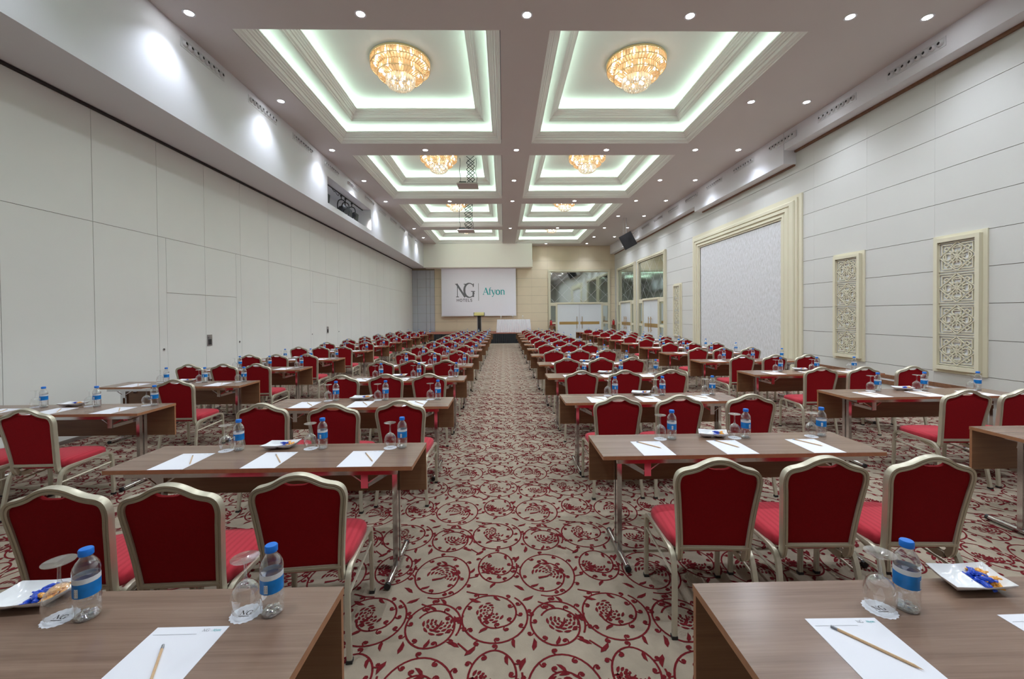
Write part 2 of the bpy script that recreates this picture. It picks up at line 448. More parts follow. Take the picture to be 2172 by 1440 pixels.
coff_me = build_coffer().mesh('coffer', 'coffer')
def strip(inset, z):
    mb = MB(); w, d = CW/2-inset, CD/2-inset; t = .012
    mb.box(-w, w, -d-t, -d+t, z, z+.02); mb.box(-w, w, d-t, d+t, z, z+.02)
    mb.box(-w-t, -w+t, -d, d, z, z+.02); mb.box(w-t, w+t, -d, d, z, z+.02)
    return mb.mesh('cove_light_strip', 'cove_led')
st1 = strip(.10, ZC+.24); st2 = strip(.50, Z1+.238)
COFF = []
for k, (y0, y1) in enumerate(CY):
    for s_, (x0, x1) in enumerate(CX):
        c = link('coffer', coff_me, ceiling, ((x0+x1)/2, (y0+y1)/2, 0)); COFF.append((s_, k, c))
        link('cove_light_strip', st1, c); link('cove_light_strip', st2, c)

# ---- folding wall (panels, concealed doors)
wl = MB(); wl.box(XL-.25, XL-.02, Y0-.3, YB+.3, 0, ZC)
wall_left = tag(wl.obj('wall_left', 'gap'), kind='structure')
G = .007
def wpanel(parent, x0, x1, y0, y1, z0, z1, m_, name='panel', b_=.004):
    # box with chamfered room-side edges on an X-facing wall
    mb = MB(); mb.box(x0, x1, y0+G/2, y1-G/2, z0+G/2, z1-G/2)
    return mb.obj(name, m_, parent)
PY = [4.98+1.115*k for k in range(-8, 21)]
DOORL = {(7.21): 1, (13.9-1.115): 2}
k = 0
ZS = 3.05
for i in range(len(PY)-1):
    a, b_ = PY[i], min(PY[i+1], YB)
    if a >= YB: break
    wpanel(wall_left, XL-.02, XL, a, b_, ZS, ZB+.03, 'wall_l')
    if i in (10, 11, 15, 16):
        first = i in (10, 15)
        q0, q1 = (a+.17, b_) if first else (a, b_-.17)
        if first: wpanel(wall_left, XL-.02, XL, a, q0, 0.02, ZS, 'wall_l')
        else: wpanel(wall_left, XL-.02, XL, q1, b_, 0.02, ZS, 'wall_l')
        wpanel(wall_left, XL-.02, XL, q0, q1, 2.10, ZS, 'wall_l')
    else:
        wpanel(wall_left, XL-.02, XL, a, b_, 0.02, ZS, 'wall_l')
for n_, i in ((1, 10), (2, 15)):
    d = tag(link('door_%d' % n_, None), kind='structure')
    for (q0, q1) in ((PY[i]+.17, PY[i+1]), (PY[i+1], PY[i+2]-.17)):
        leafp = wpanel(d, XL-.02, XL-.002, q0, q1, .02, 2.10, 'wall_l', 'door_leaf')
    hb = MB(); hb.box(XL-.004, XL+.006, PY[i+1]+.02, PY[i+1]+.16, 1.10, 1.32); hb.mi = 1
    hb.box(XL+.004, XL+.0075, PY[i+1]+.045, PY[i+1]+.135, 1.125, 1.23); hb.mi = 0
    hb.box(XL+.004, XL+.02, PY[i+1]+.04, PY[i+1]+.14, 1.25, 1.275)
    hb.obj('flush_handle', ['steel', 'hole'], d)
    for yy in (PY[i]+.085, PY[i+2]-.085):
        lk = MB(); lk.tube((XL-.002, yy, 1.12), (XL+.008, yy, 1.12), .022, 10); lk.mi = 1; lk.tube((XL+.007, yy, 1.12), (XL+.0095, yy, 1.12), .012, 8)
        lk.obj('lock_rosette', ['steel', 'hole'], d)

# bulkhead over the folding wall, with a niche for stage lights
NY0, NY1, NZ0, NZ1, ND = 11.85, 15.68, 4.85, 5.60, .80
bk = MB()
YS = 16.1
bk.box(XL-.02, XB, Y0, NY0, ZB, ZC); bk.box(XL-.02, XB, NY1, YS, ZB, ZC)
bk.box(XL-.02, XB, NY0, NY1, ZB, NZ0); bk.box(XL-.02, XB, NY0, NY1, NZ1, ZC); bk.box(XL-.02, XB-ND, NY0, NY1, NZ0, NZ1)
bk.box(XL-.02, XB-.025, YS+.008, YB, ZB, ZC)
bk.box(XL-.02, XB-.03, YS, YS+.008, ZB, ZC)
trim_1 = tag(bk.obj('trim_1', 'bulk'), kind='structure')
tr = MB(); tr.box(XL+.002, XL+.05, Y0, YB-.1, ZB-.035, ZB-.005)
tr.obj('ceiling_track', 'dark', trim_1)
# casing over the grille wall, three heights
bx = MB(); bx.box(XF, XR+.02, Y0, 10.2, 5.65, ZC); bx.box(XF-.015, XR+.02, 10.2, 15.0, 5.32, ZC); bx.box(XF, XR+.02, 15.0, YB, 5.52, ZC)
trim_2 = tag(bx.obj('trim_2', 'bulk'), kind='structure')
tr = MB(); tr.box(XR-.05, XR-.003, Y0, 10.19, 5.60, 5.648); tr.box(XR-.05, XR-.003, 10.22, 14.98, 5.28, 5.318); tr.box(XR-.05, XR-.003, 15.02, YB-.1, 5.48, 5.518)
tr.obj('painted_shade_strip', 'brown', trim_2)  # solid brown strip standing in for the shade under the casing

# ---- grille wall panels
wr = MB(); wr.box(XR+.02, XR+.25, Y0-.3, YB+.3, 0, ZC)
wall_right = tag(wr.obj('wall_right', 'gap'), kind='structure')
zr = [0.0]+[.11+PITCH*k for k in range(11)]
zr[-1] = ZC
ycols = [Y0, -1.2, .3, 1.7, 3.0, 4.3, 5.58, 6.88, 8.19, 9.6, 11.5, 13.4, 15.3, 16.9, 18.4, 20.3, 22.4, 24.4, YB]
for a, b_ in zip(ycols, ycols[1:]):
    for z0, z1 in zip(zr, zr[1:]):
        mb = MB(); g2 = .0042
        mb.box(XR, XR+.02, a+.001, b_-.001, z0+g2, z1-g2)
        mb.obj('panel', 'wall_r', wall_right)
# wooden chair rail
for a, b_ in ((Y0, 9.94), (15.78, 18.36)):
    rl = MB(); rl.box(XR-.018, XR, a, b_, .40, .47); rl.box(XR-.018, XR, a, b_, .29, .365); rl.mi = 1; rl.box(XR-.012, XR, a, b_, .365, .40)
    if a == Y0: t3 = tag(rl.obj('trim_3', ['brown', 'bulk']), kind='structure')
    else: rl.obj('chair_rail', ['brown', 'bulk'], t3)
bb = MB(); bb.box(XR-.014, XR, Y0, 18.3, 0, .09); tag(bb.obj('baseboard_right', 'wall_r'), kind='structure')
bb = MB(); bb.box(XL, XL+.012, Y0, YB-.1, 0, .05); tag(bb.obj('baseboard_left', 'steel'), kind='structure')

# ---- stage wall
wb = MB(); wb.box(XL-.3, XR+.3, YB+.02, YB+.25, 0, ZC)
wall_back = tag(wb.obj('wall_back', 'gap'), kind='structure')
xc = [-4.42, -3.0, -1.4, .2, 1.83, 2.88]
for a, b_ in zip(xc, xc[1:]):
    for z0, z1 in zip(zr, zr[1:]):
        mb = MB(); mb.box(a+.002, b_-.002, YB, YB+.02, z0+.005, z1-.005); mb.obj('panel', 'back_beige', wall_back)
for a, b_ in zip([2.88, 4.9, XR], [4.9, XR]):
    for z0, z1 in zip(zr[8:], zr[9:]):
        mb = MB(); mb.box(a+.002, b_-.002, YB, YB+.02, z0+.005, z1-.005); mb.obj('panel', 'back_beige', wall_back)
for z0, z1 in zip(zr[:8], zr[1:9]):
    mb = MB(); mb.box(6.96, XR, YB, YB+.02, z0+.005, z1-.005); mb.obj('panel', 'back_beige', wall_back)
for a, b_ in ((-5.85, -5.52), (-5.52, -4.95), (-4.95, -4.70), (-4.70, -4.42)):
    for z0, z1 in zip(zr[:9], zr[1:10]):
        mb = MB(); mb.box(a+.006, b_-.006, YB-.03, YB+.02, z0+.005, z1-.005); mb.obj('panel', 'blue_grey', wall_back)
# rear closing wall, behind the camera
wf = MB(); wf.box(XL-.3, XR+.3, Y0-.25, Y0, 0, ZC); tag(wf.obj('wall_front', 'wall_r'), kind='structure')
# soffit above the screen
so = MB(); so.box(XB-.03, 1.82, 26.0, YB+.02, 5.06, ZC+.0); so.box(XB-.03, 1.84, 25.96, YB+.02, 4.64, 5.06); so.box(XB-.03, 1.85, 25.945, 26.0, 4.62, 4.66)
tag(so.obj('trim_4', 'soffit'), kind='structure')

# ---- big framed wallpaper panel on the grille wall
fp = thing('framed_wall_panel', 'tall silver wallpaper panel in a wide stepped cream frame on the panelled wall', 'wall panel', (XR, 12.85, 0))
mb = MB(); mb.box(-.03, -.002, -2.25, 2.27, .0, 4.1); mb.obj('wallpaper', 'wallpaper', fp)
mb = MB()
oy0, oy1, oz1 = 9.95-12.85, 15.76-12.85, 4.55
steps = [(0, .04), (.10, .04), (.105, .075), (.17, .075), (.175, .10), (.20, .115), (.30, .115), (.305, .095), (.33, .09), (.36, .11), (.44, .11), (.445, .08), (.50, .075), (.52, .09), (.57, .09), (.575, .06), (.64, .055), (.645, .03), (.66, .03)]
k = len(steps); vs = []
for (i, h) in steps:
    vs += [(-h, oy0+i*1.15, 0), (-h, oy0+i*1.15, oz1-i*.78), (-h, oy1-i*.9, oz1-i*.78), (-h, oy1-i*.9, 0)]
vs += [(0, oy0, 0), (0, oy0, oz1), (0, oy1, oz1), (0, oy1, 0)]
fs = []
for q in range(k-1):
    for c in range(3): fs.append((q*4+c, q*4+c+1, (q+1)*4+c+1, (q+1)*4+c))
for c in range(3): fs.append((k*4+c, k*4+c+1, c+1, c))
mb.add(vs, fs); mb.obj('stepped_frame', 'cream', fp)

# ---- lattice grilles
def lattice_module(w, h):
    mb = MB()
    def bar(pts, wd=.013, closed=False):
        wd *= 1.25
        P = [(0, a*w/2, b_*h/2) for a, b_ in pts]
        t = wd/2
        mb.sweep(P, [(-t, -.009), (t, -.009), (t, .009), (-t, .009)], (1, 0, 0), not closed, closed, False)
    R1 = .985
    bar([(-R1, -R1), (R1, -R1), (R1, R1), (-R1, R1)], .012, True)
    bar([(0, -.99), (.99, 0), (0, .99), (-.99, 0)], .014, True)
    circ = lambda cx_, cy_, r_, n=14: [(cx_+r_*cos(2*PI*i/n), cy_+r_*sin(2*PI*i/n)) for i in range(n)]
    for sx in (-1, 1):
        for sy in (-1, 1):
            bar([(sx*.24, sy*.83), (sx*.82, sy*.83), (sx*.82, sy*.24)], .012)
            bar([(sx*.55, sy*.40), (sx*.70, sy*.55), (sx*.55, sy*.70), (sx*.40, sy*.55)], .012, True)
            bar([(sx*.10, sy*.10), (sx*.42, sy*.42)], .012)
            bar(circ(sx*.17, sy*.17, .15, 10), .011, True)
    for cx_, cy_ in ((0, .52), (0, -.52), (.52, 0), (-.52, 0)):
        bar(circ(cx_, cy_, .24), .012, True)
    bar([(-.42, 0), (.42, 0)], .012); bar([(0, -.42), (0, .42)], .012)
    for s_ in (-1, 1):
        bar([(-.28, s_*.62), (.28, s_*.62)], .010); bar([(s_*.62, -.28), (s_*.62, .28)], .010)
    return mb
lat_me = lattice_module(.545, .468).mesh('lattice_square', 'cream')
def build_grille():
    t = thing('lattice_grille', '', 'wall grille')
    hw, z0, z1 = .395, .66, 2.90
    mb = MB(); mb.box(-.022, 0, -hw, hw, z0, z1); mb.obj('back_board', 'cream', t)
    mb = MB(); a, b_, c, d = -.335, .335, z0+.055, z1-.055; i = .06
    mb.box(-.085, -.022, a, a+i, c, d); mb.box(-.085, -.022, b_-i, b_, c, d); mb.box(-.085, -.022, a+i, b_-i, c, c+i); mb.box(-.085, -.022, a+i, b_-i, d-i, d)
    mb.obj('raised_frame', 'cream', t)
    mb = MB(); mb.box(-.03, -.0221, a+i, b_-i, c+i, d-i); mb.obj('backing_sheet', 'lattice_bg', t)
    hh = (d-c-2*i)/4
    for q in range(4): link('lattice_square', lat_me, t, (-.046, 0, c+i+hh*(q+.5)))
    return t
gril = Proto(build_grille)
for yy, lb in ((6.485, 'cream lattice grille on panelled wall, the one farthest from the wallpaper panel'),
               (8.61, 'cream lattice grille on panelled wall, beside the near edge of the wallpaper panel'),
               (17.18, 'cream lattice grille on panelled wall, between wallpaper panel and mirrored doors')):
    gril((XR, yy, 0), 0, lb, 'lattice grilles on the panelled wall')

# ---- mirrored door surrounds
def door_surround(n, half, dhalf, oz, loc, rz):
    """local: x along the wall, y out of the wall into the room, z up"""
    d = tag(link('door_%d' % n, None, None, loc), kind='structure'); d.rotation_euler = (0, 0, rz)
    def fr(hw, top, wd, prof, name):
        mb = MB()
        for s_ in (-1, 1):
            mb.box(min(s_*hw, s_*(hw-wd)), max(s_*hw, s_*(hw-wd)), 0, prof, 0, top)
            mb.box(min(s_*(hw-.05), s_*(hw-.10)), max(s_*(hw-.05), s_*(hw-.10)), prof, prof+.03, 0, top-.05)
        mb.box(-hw+wd, hw-wd, 0, prof, top-wd, top); mb.box(-hw+.10, hw-.10, prof, prof+.03, top-.10, top-.05)
        return mb.obj(name, 'cream', d)
    fr(half, oz, .16, .09, 'surround_frame')
    mb = MB(); mb.box(-half+.16, half-.16, .005, .02, 2.40, oz-.16); mb.obj('mirror', 'mirror', d)
    for s_ in (-1, 1):
        a, b_ = sorted((s_*(half-.16), s_*dhalf))
        mb = MB(); mb.box(a, b_, .005, .02, 0, 2.40); mb.obj('mirror', 'mirror', d)
        if b_-a > .12:
            mb = MB(); mb.box(a, b_, .02, .05, 1.02, 1.14); mb.box(a, b_, .02, .05, 2.20, 2.40); mb.obj('side_rail', 'cream', d)
    # bevelled diamond joints of the mirror
    mb = MB(); t = .006; w2 = half-.17; zz0, zz1 = 2.42, oz-.17; stp = .95
    for sgn in (-1, 1):
        q = -6.0
        while q < 6:
            # line x = q + sgn*(z-zz0)
            pts = []
            for z in (zz0, zz1): pts.append((q+sgn*(z-zz0), z))
            (xa, za), (xb, zb) = pts
            lo, hi = (0, 1)
            dx = xb-xa
            ts = sorted(((-w2-xa)/dx, (w2-xa)/dx)); lo, hi = max(0, ts[0]), min(1, ts[1])
            if hi-lo > .03:
                A = (xa+dx*lo, za+(zb-za)*lo); B = (xa+dx*hi, za+(zb-za)*hi)
                mb.ribbon([A, B], .009, lambda a_, b__: (a_, .0215, b__))
            q += stp
    mb.obj('mirror_bevels', 'lattice_bg', d)
    fr(dhalf+.12, 2.42, .12, .07, 'door_frame')
    for s_ in (-1, 1):
        mb = MB(); mb.box(min(s_*.004, s_*dhalf), max(s_*.004, s_*dhalf), 0, .045, .012, 2.30); lf = mb.obj('door_leaf', 'door', d)
        mb = MB(); mb.box(min(s_*.06, s_*(dhalf-.12)), max(s_*.06, s_*(dhalf-.12)), .045, .05, .99, 1.17); mb.obj('brass_band', 'brass', lf)
        mb = MB(); x = s_*.17
        mb.tube((x, .105, .74), (x, .105, 1.50), .017, 8)
        for z in (.84, 1.40): mb.tube((x, .045, z), (x, .105, z), .012, 6)
        mb.obj('pull_handle', 'brass', lf)
    return d
door_surround(3, 1.90, 1.03, 4.50, (XR-.001, 20.28, 0), PI/2)
door_surround(4, 1.77, 1.00, 4.50, (XR-.001, 24.42, 0), PI/2)
door_surround(5, 2.02, 1.42, 4.52, (4.915, YB-.001, 0), PI)

# ---- stage, screen, lectern, head table
stg = thing('stage', 'low stage with terracotta carpet top and pleated black skirt before the screen', 'stage', (-1.7, 25.5, 0))
mb = MB(); mb.box(-3.55, 3.6, -1.28, 1.44, .02, .6); mb.obj('platform', 'stage', stg)
def pleats(x0, x1, y, z0, z1, amp, n, mat_, name, parent, flare=0):
    mb = MB(); k = n*4; vs = []
    for zi in range(3):
        t = zi/2
        for i in range(k+1):
            x = x0+(x1-x0)*i/k; a = amp*(1-.6*t)
            vs.append((x+(x-(x0+x1)/2)*flare*(1-t), y-a*(1+sin(i*PI/2+.6*sin(i*.37)))-.02*(1-t), z0+(z1-z0)*t))
    fs = [(j_*(k+1)+i, j_*(k+1)+i+1, (j_+1)*(k+1)+i+1, (j_+1)*(k+1)+i) for j_ in range(2) for i in range(k)]
    mb.add(vs, fs, True)
    return mb.obj(name, mat_, parent)
pleats(-3.55, 3.6, -1.30, .0, .56, .018, 60, 'skirt', 'pleated_skirt', stg)

scr = thing('projection_screen', 'white roll-down projection screen showing a grey and teal hotel logo', 'screen', (-1.57, 26.75, 0))
mb = MB(); mb.box(-2.38, 2.38, -.004, .004, 1.63, 4.75); mb.obj('fabric', 'screen', scr)
mb = MB(); mb.box(-2.40, 2.40, -.02, .02, 1.58, 1.635); mb.obj('bottom_bar', 'bulk', scr)
# --- stroke lettering
def arc(cx_, cy_, rx, ry, a0, a1, n=14):
    return [(cx_+rx*cos(a0+(a1-a0)*i/n), cy_+ry*sin(a0+(a1-a0)*i/n)) for i in range(n+1)]
TH, TK = .06, .16
def letter(ch, mb, fn, kk=1.0):
    """cap height 1 serif-like letters; returns advance"""
    th, tk = TH*kk, TK*kk
    def R(p, w): mb.ribbon(p, w, fn)
    def serif(x, y, w=.26): R([(x-w/2, y), (x+w/2, y)], th*.9)
    if ch == 'N':
        R([(.16, 0), (.16, 1)], th); R([(.9, 0), (.9, 1)], th); R([(.08, 1.0), (.9, 0.0)], tk*.95)
        serif(.16, .02); serif(.04, .98, .2); serif(.9, .98); return 1.0
    if ch == 'G':
        p = arc(.5, .5, .46, .5, .75, 2*PI-.35, 26); n = len(p)
        R(p, [th+(tk-th)*max(0, -cos(.75+(2*PI-1.1)*i/(n-1)))**.8 for i in range(n)])
        R([(.84, .02), (.84, .42)], tk*.8); serif(.82, .42, .36); R([(.84, .74), (.86, .98)], th*1.2); return 1.0
    if ch == 'A':
        R([(.05, 0), (.44, 1)], th); R([(.42, 1), (.80, 0)], tk); R([(.18, .36), (.66, .36)], th); serif(.06, .02, .24); serif(.8, .02, .28); return .86
    if ch == 'f':
        R([(.16, 0), (.16, .8)]+arc(.36, .80, .2, .22, PI, .45*PI, 8), [tk*.8, tk*.8]+[tk*.75-.01*i*kk for i in range(9)]); R([(.02, .66), (.36, .66)], th); serif(.17, .02, .28); return .40
    if ch == 'y':
        R([(.06, .66), (.34, 0.0)], tk*.85); R([(.60, .66), (.30, -.1), (.2, -.28), (.06, -.28)], [th, th, th*1.4, tk*.7]); serif(.08, .66, .24); serif(.58, .66, .22); return .62
    if ch == 'o':
        p = arc(.34, .33, .28, .33, 0, 2*PI, 26); R(p, [th+(tk-th)*abs(cos(2*PI*i/26)) for i in range(27)]); return .70
    if ch == 'n':
        R([(.14, 0), (.14, .66)], tk*.8); R([(.14, .5)]+arc(.36, .44, .2, .21, PI*.85, 0, 8)+[(.56, 0)], [th]*3+[tk*.5]*3+[tk*.8]*5); serif(.15, .02); serif(.57, .02); serif(.09, .65, .16); return .74
    # plain sans capitals
    w = .19
    if ch == 'H': R([(.08, 0), (.08, 1)], w); R([(.78, 0), (.78, 1)], w); R([(.08, .52), (.78, .52)], w*.85); return 1.02
    if ch == 'O': R(arc(.52, .5, .45, .45, 0, 2*PI, 24), w); return 1.2
    if ch == 'T': R([(.4, 0), (.4, 1)], w); R([(.0, .94), (.8, .94)], w); return .96
    if ch == 'E': R([(.08, 0), (.08, 1)], w); [R([(.08, v), (.62, v)], w*.9) for v in (.05, .52, .95)]; return .84
    if ch == 'L': R([(.08, 0), (.08, 1)], w); R([(.08, .06), (.6, .06)], w); return .80
    if ch == 'S': R(arc(.34, .74, .27, .22, .2, PI*1.5, 12)+arc(.34, .27, .27, .24, PI/2, -PI*.9, 12), w); return .8
    return .6
def text(s_, x, y, h, mb, place, sp=0., sx=1.0, kk=1.0):
    for ch in s_:
        adv = letter(ch, mb, lambda a, b_, x=x: place(x+a*h*sx, y+b_*h), kk)
        x += (adv+sp)*h*sx
    return x
LX = lambda px: (px-1015.0)*26.7/885.0      # logo offsets about the middle of the screen
LZ = lambda py: 1.67+(666.5-py)*26.7/885.0
pl = lambda a, b_: (a, -.0065, b_)
mb = MB((0, -4e-4, 0)); hN = LZ(601)-LZ(629)
text('N', LX(966.5), LZ(629), hN, mb, pl, 0, .78, 1.1); text('G', LX(983.5), LZ(629.5), hN*1.06, mb, pl, 0, .80, 1.1)
mb.obj('logo_monogram', 'ink', scr)
mb = MB((0, -4e-4, 0)); text('HOTELS', LX(968.5), LZ(638.6), LZ(632.6)-LZ(638.6), mb, pl, .07, .92); mb.obj('logo_word', 'ink', scr)
mb = MB(); mb.ribbon([(LX(1014.5), LZ(600)), (LX(1014.5), LZ(637))], .025, pl); mb.obj('logo_rule', 'ink', scr)
mb = MB((0, -4e-4, 0)); text('Afyon', LX(1024), LZ(624), LZ(609.5)-LZ(624), mb, pl, .04, .93, 1.15); mb.obj('logo_place_name', 'teal', scr)

lc = thing('lectern', 'slim lectern with black column and gold reading top on the stage', 'lectern', (-1.47, 25.3, .6))
mb = MB(); mb.box(-.25, .25, -.18, .18, 0, .03); mb.obj('base', 'black', lc)
mb = MB(); mb.box(-.10, .10, -.05, .05, .03, .98); mb.obj('column', 'black', lc)
mb = MB()
for s_ in (-1, 1): mb.box(s_*.125-.012, s_*.125+.012, -.05, .05, .03, .98)
mb.obj('column_side', 'steel', lc)
mb = MB(); mb.add([(-.30, -.22, 1.02), (.30, -.22, 1.02), (.30, .2, 1.10), (-.30, .2, 1.10), (-.30, -.22, 1.13), (.30, -.22, 1.13), (.30, .2, 1.22), (-.30, .2, 1.22)],
       [(3, 2, 1, 0), (4, 5, 6, 7), (0, 1, 5, 4), (1, 2, 6, 5), (2, 3, 7, 6), (3, 0, 4, 7)]); mb.obj('reading_top', 'gold', lc)
mb = MB()
for s_ in (-1, 1): mb.box(s_*.31-.01, s_*.31+.01, -.24, .2, .99, 1.20)
mb.box(-.30, .30, -.24, -.222, .98, 1.02); mb.obj('top_edge', 'black', lc)
ht = thing('head_table', 'long table under a white pleated cloth at the stage front', 'table', (.6, 25.0, .6))
mb = MB(); mb.box(-.97, .97, -.28, .28, .74, .77); mb.obj('tabletop', 'cloth', ht)
mb = MB()
for sx in (-1, 1):
    for sy in (-1, 1): mb = MB(); mb.tube((sx*.85, sy*.2, 0), (sx*.85, sy*.2, .74), .02, 6); mb.obj('leg', 'chrome', ht)
pleats(-.98, .98, -.28, .01, .768, .028, 22, 'cloth', 'pleated_cloth', ht, .05)
for s_ in (-1, 1):
    mb = MB(); k = 16
    vs = [(s_*(.985+.04*(1-t)+.02*sin(i*1.9)*(1-t)), -.28+.56*i/k, .01+.758*t) for t in (0, 1) for i in range(k+1)]
    mb.add(vs, [(i, i+1, k+2+i, k+1+i) for i in range(k)], True); mb.obj('side_cloth', 'cloth', ht)
def build_setting():
    t = thing('water_carafe', '', 'carafe')
    mb = MB(); mb.lathe([(.045, 0), (.05, .03), (.048, .10), (.03, .16), (.032, .2)], 10); mb.obj('vessel', 'glass', t)
    mb = MB(); mb.lathe([(.036, .19), (.036, .215), (.02, .225)], 8); mb.obj('lid', 'labelw', t)
    return t
cf = Proto(build_setting)
for i, (x, nm) in enumerate(((-.75, 'end beside the lectern'), (-.05, 'middle'), (.55, 'end beside the doors'))):
    cf((.6+x, 25.0, 1.37), 0, 'small clear carafe on the white stage table, %s' % nm, 'carafes on the stage table')
def build_ext():
    t = thing('fire_extinguisher', '', 'extinguisher')
    mb = MB(); mb.box(-.12, .12, -.1, .1, 0, .95); mb.obj('stand', 'brown', t)
    mb = MB(); mb.lathe([(.07, .95), (.08, .97), (.08, 1.18), (.05, 1.24), (.02, 1.26)], 12); mb.obj('cylinder_body', 'extred', t)
    mb = MB(); mb.box(-.09, .05, -.015, .015, 1.26, 1.30); mb.tube((.0, 0, 1.24), (.1, 0, 1.14), .012, 6); mb.obj('valve', 'black', t)
    return t
ex = Proto(build_ext)
ex((3.05, 26.72, 0), 0, 'red fire extinguisher on brown stand beside the stage-wall doors', 'fire extinguishers')
ex((7.02, 26.5, 0), PI/2, 'red fire extinguisher on brown stand in the far corner', 'fire extinguishers')

# ---- hanging loudspeaker
sp = thing('loudspeaker', 'black loudspeaker hanging tilted from the ceiling near the casing', 'loudspeaker', (5.72, 19.0, 5.0))
mb = MB(); mb.box(-.29, .29, -.02, .30, -.33, .33); cab = mb.obj('cabinet', 'speaker', sp)
mb = MB(); mb.box(-.27, .27, -.035, -.02, -.31, .31); mb.mi = 1; mb.tube((.10, -.04, .06), (.10, -.034, .06), .05, 12); gr_ = mb.obj('front_grille', ['speaker', 'black'], sp)
cab.rotation_euler = gr_.rotation_euler = (math.radians(8), math.radians(-27), math.radians(-17))
mb = MB(); mb.tube((-.02, .2, .30), (-.02, .2, ZC-5.0), .012, 6); mb.tube((-.16, .2, .28), (-.16, .2, ZC-5.0), .006, 6); mb.obj('hanger', 'steel', sp)

# ---- projector lifts
def build_lift(z_top, z_bot, wd, cells):
    t = thing('projector_lift', '', 'projector lift')
    mb = MB(); mb.box(-.34, .34, -.32, .32, z_bot, z_bot+.035); mb.obj('cover_plate', 'liftplate', t)
    mb = MB(); mb.box(-.30, .30, -.26, .26, z_bot+.035, z_bot+.06); mb.box(-.28, -.05, -.1, .1, z_bot+.06, z_bot+.14); mb.obj('carriage', 'lift', t)
    h = (z_top-z_bot-.06)/cells
    for yy in (-.16, .16):
        mb = MB()
        for c in range(cells):
            a, b_ = z_bot+.06+h*c, z_bot+.06+h*(c+1)
            mb.tube((-wd+.1, yy-.01, a), (wd+.1, yy-.01, b_), .011, 6); mb.tube((wd+.1, yy+.01, a), (-wd+.1, yy+.01, b_), .011, 6)
        mb.obj('scissor_arms', 'lift', t)
    for x in (-.26, .28):
        mb = MB(); mb.sweep(catmull([(x, 0, z_bot+.06), (x+.02, .02, z_bot+.3), (x-.015, -.02, z_bot+.5), (x+.01, 0, z_top-.2), (x, 0, z_top)], 4), [(.008*cos(a), .008*sin(a)) for a in (0, 1.57, 3.14, 4.71)], (0, 1, 0)); mb.obj('cable', 'lift', t)
    return t
l1 = build_lift(Z2, 5.95, .13, 4); l1.location = (-1.15, 14.0, 0); tag(l1, 'projector scissor lift hanging in the second folding-side coffer', None, 'projector lifts')
l2 = build_lift(Z2, 5.13, .16, 8); l2.location = (-1.52, 17.4, 0); tag(l2, 'projector scissor lift hanging lower in the third folding-side coffer', None, 'projector lifts')

# ---- chandeliers
def build_chandelier():
    t = thing('crystal_chandelier', '', 'chandelier')
    mb = MB(); mb.lathe([(.50, 0), (.60, -.01), (.605, -.03), (.58, -.05), (.3, -.055)], 40); mb.obj('canopy', 'palegold', t)
    def tier(name, m_, r0, r1, z0, z1, n, rad, dz=0):
        mb = MB()
        for i in range(n):
            a = 2*PI*i/n; c, s_ = cos(a), sin(a); zz = z1-(dz if i % 2 else 0)
            mb.sweep([(r0*c, r0*s_, z0), (r1*c, r1*s_, zz)], [(rad, 0), (-rad*.5, rad*.87), (-rad*.5, -rad*.87)], (c, s_, .01), True, False, False)
        return tag(mb.obj(name, m_, t), kind='stuff')
    def band(name, r, z, h=.018):
        mb = MB(); mb.lathe([(r-.012, z), (r, z), (r, z-h), (r-.012, z-h), (r-.012, z)], 40, caps=False); return mb.obj(name, 'palegold', t)
    tier('crystal_rods', 'crys_gold', .585, .585, -.04, -.165, 60, .014)
    band('gold_ring', .602, -.03, .022); band('gold_ring', .598, -.16, .016)
    tier('crystal_rods', 'crys_gold', .575, .46, -.175, -.215, 56, .012)
    tier('crystal_rods', 'crys_gold', .45, .45, -.20, -.325, 48, .014)
    band('gold_ring', .465, -.20, .016); band('gold_ring', .462, -.32, .014)
    tier('crystal_rods', 'crys_gold', .44, .30, -.335, -.375, 44, .012)
    tier('crystal_rods', 'crys', .28, .28, -.36, -.485, 34, .015)
    band('gold_ring', .295, -.36, .014)
    # beaded bowl
    mb = MB()
    for j_, (r, z) in enumerate(((.27, -.48), (.245, -.515), (.20, -.545), (.145, -.57), (.08, -.585), (.01, -.592))):
        n = max(1, int(r*2*PI/.05))
        for i in range(n):
            a = 2*PI*(i+.5*(j_ % 2))/n; x, y = r*cos(a), r*sin(a); q = .021
            mb.add([(x, y, z+q), (x+q, y, z), (x, y+q, z), (x-q, y, z), (x, y-q, z), (x, y, z-q*1.3)], [(0, 1, 2), (0, 2, 3), (0, 3, 4), (0, 4, 1), (5, 2, 1), (5, 3, 2), (5, 4, 3), (5, 1, 4)])
    tag(mb.obj('crystal_bowl', 'crys', t), kind='stuff')
    def bulbs(r, z, n):
        for i in range(n):
            a = 2*PI*(i+.3)/n
            link('bulb', bulb_me, t, (r*cos(a), r*sin(a), z))
    bulbs(.50, -.10, 12); bulbs(.36, -.26, 8); bulbs(.16, -.42, 5)
    return t
mbb = MB(); mbb.lathe([(.004, -.035), (.022, -.02), (.026, 0), (.016, .025), (.008, .035)], 8); bulb_me = mbb.mesh('bulb', 'bulb')
ch = Proto(build_chandelier)
for (s_, k, c) in COFF:
    lb = 'lit tiered gold and crystal ceiling chandelier, %s coffer on the %s side' % (('camera-end', 'first', 'second', 'third', 'fourth')[k], ('folding-wall', 'grille-wall')[s_])
    if k == 0: continue
    ch((c.location.x, c.location.y, Z2), 0, lb, 'coffer chandeliers')

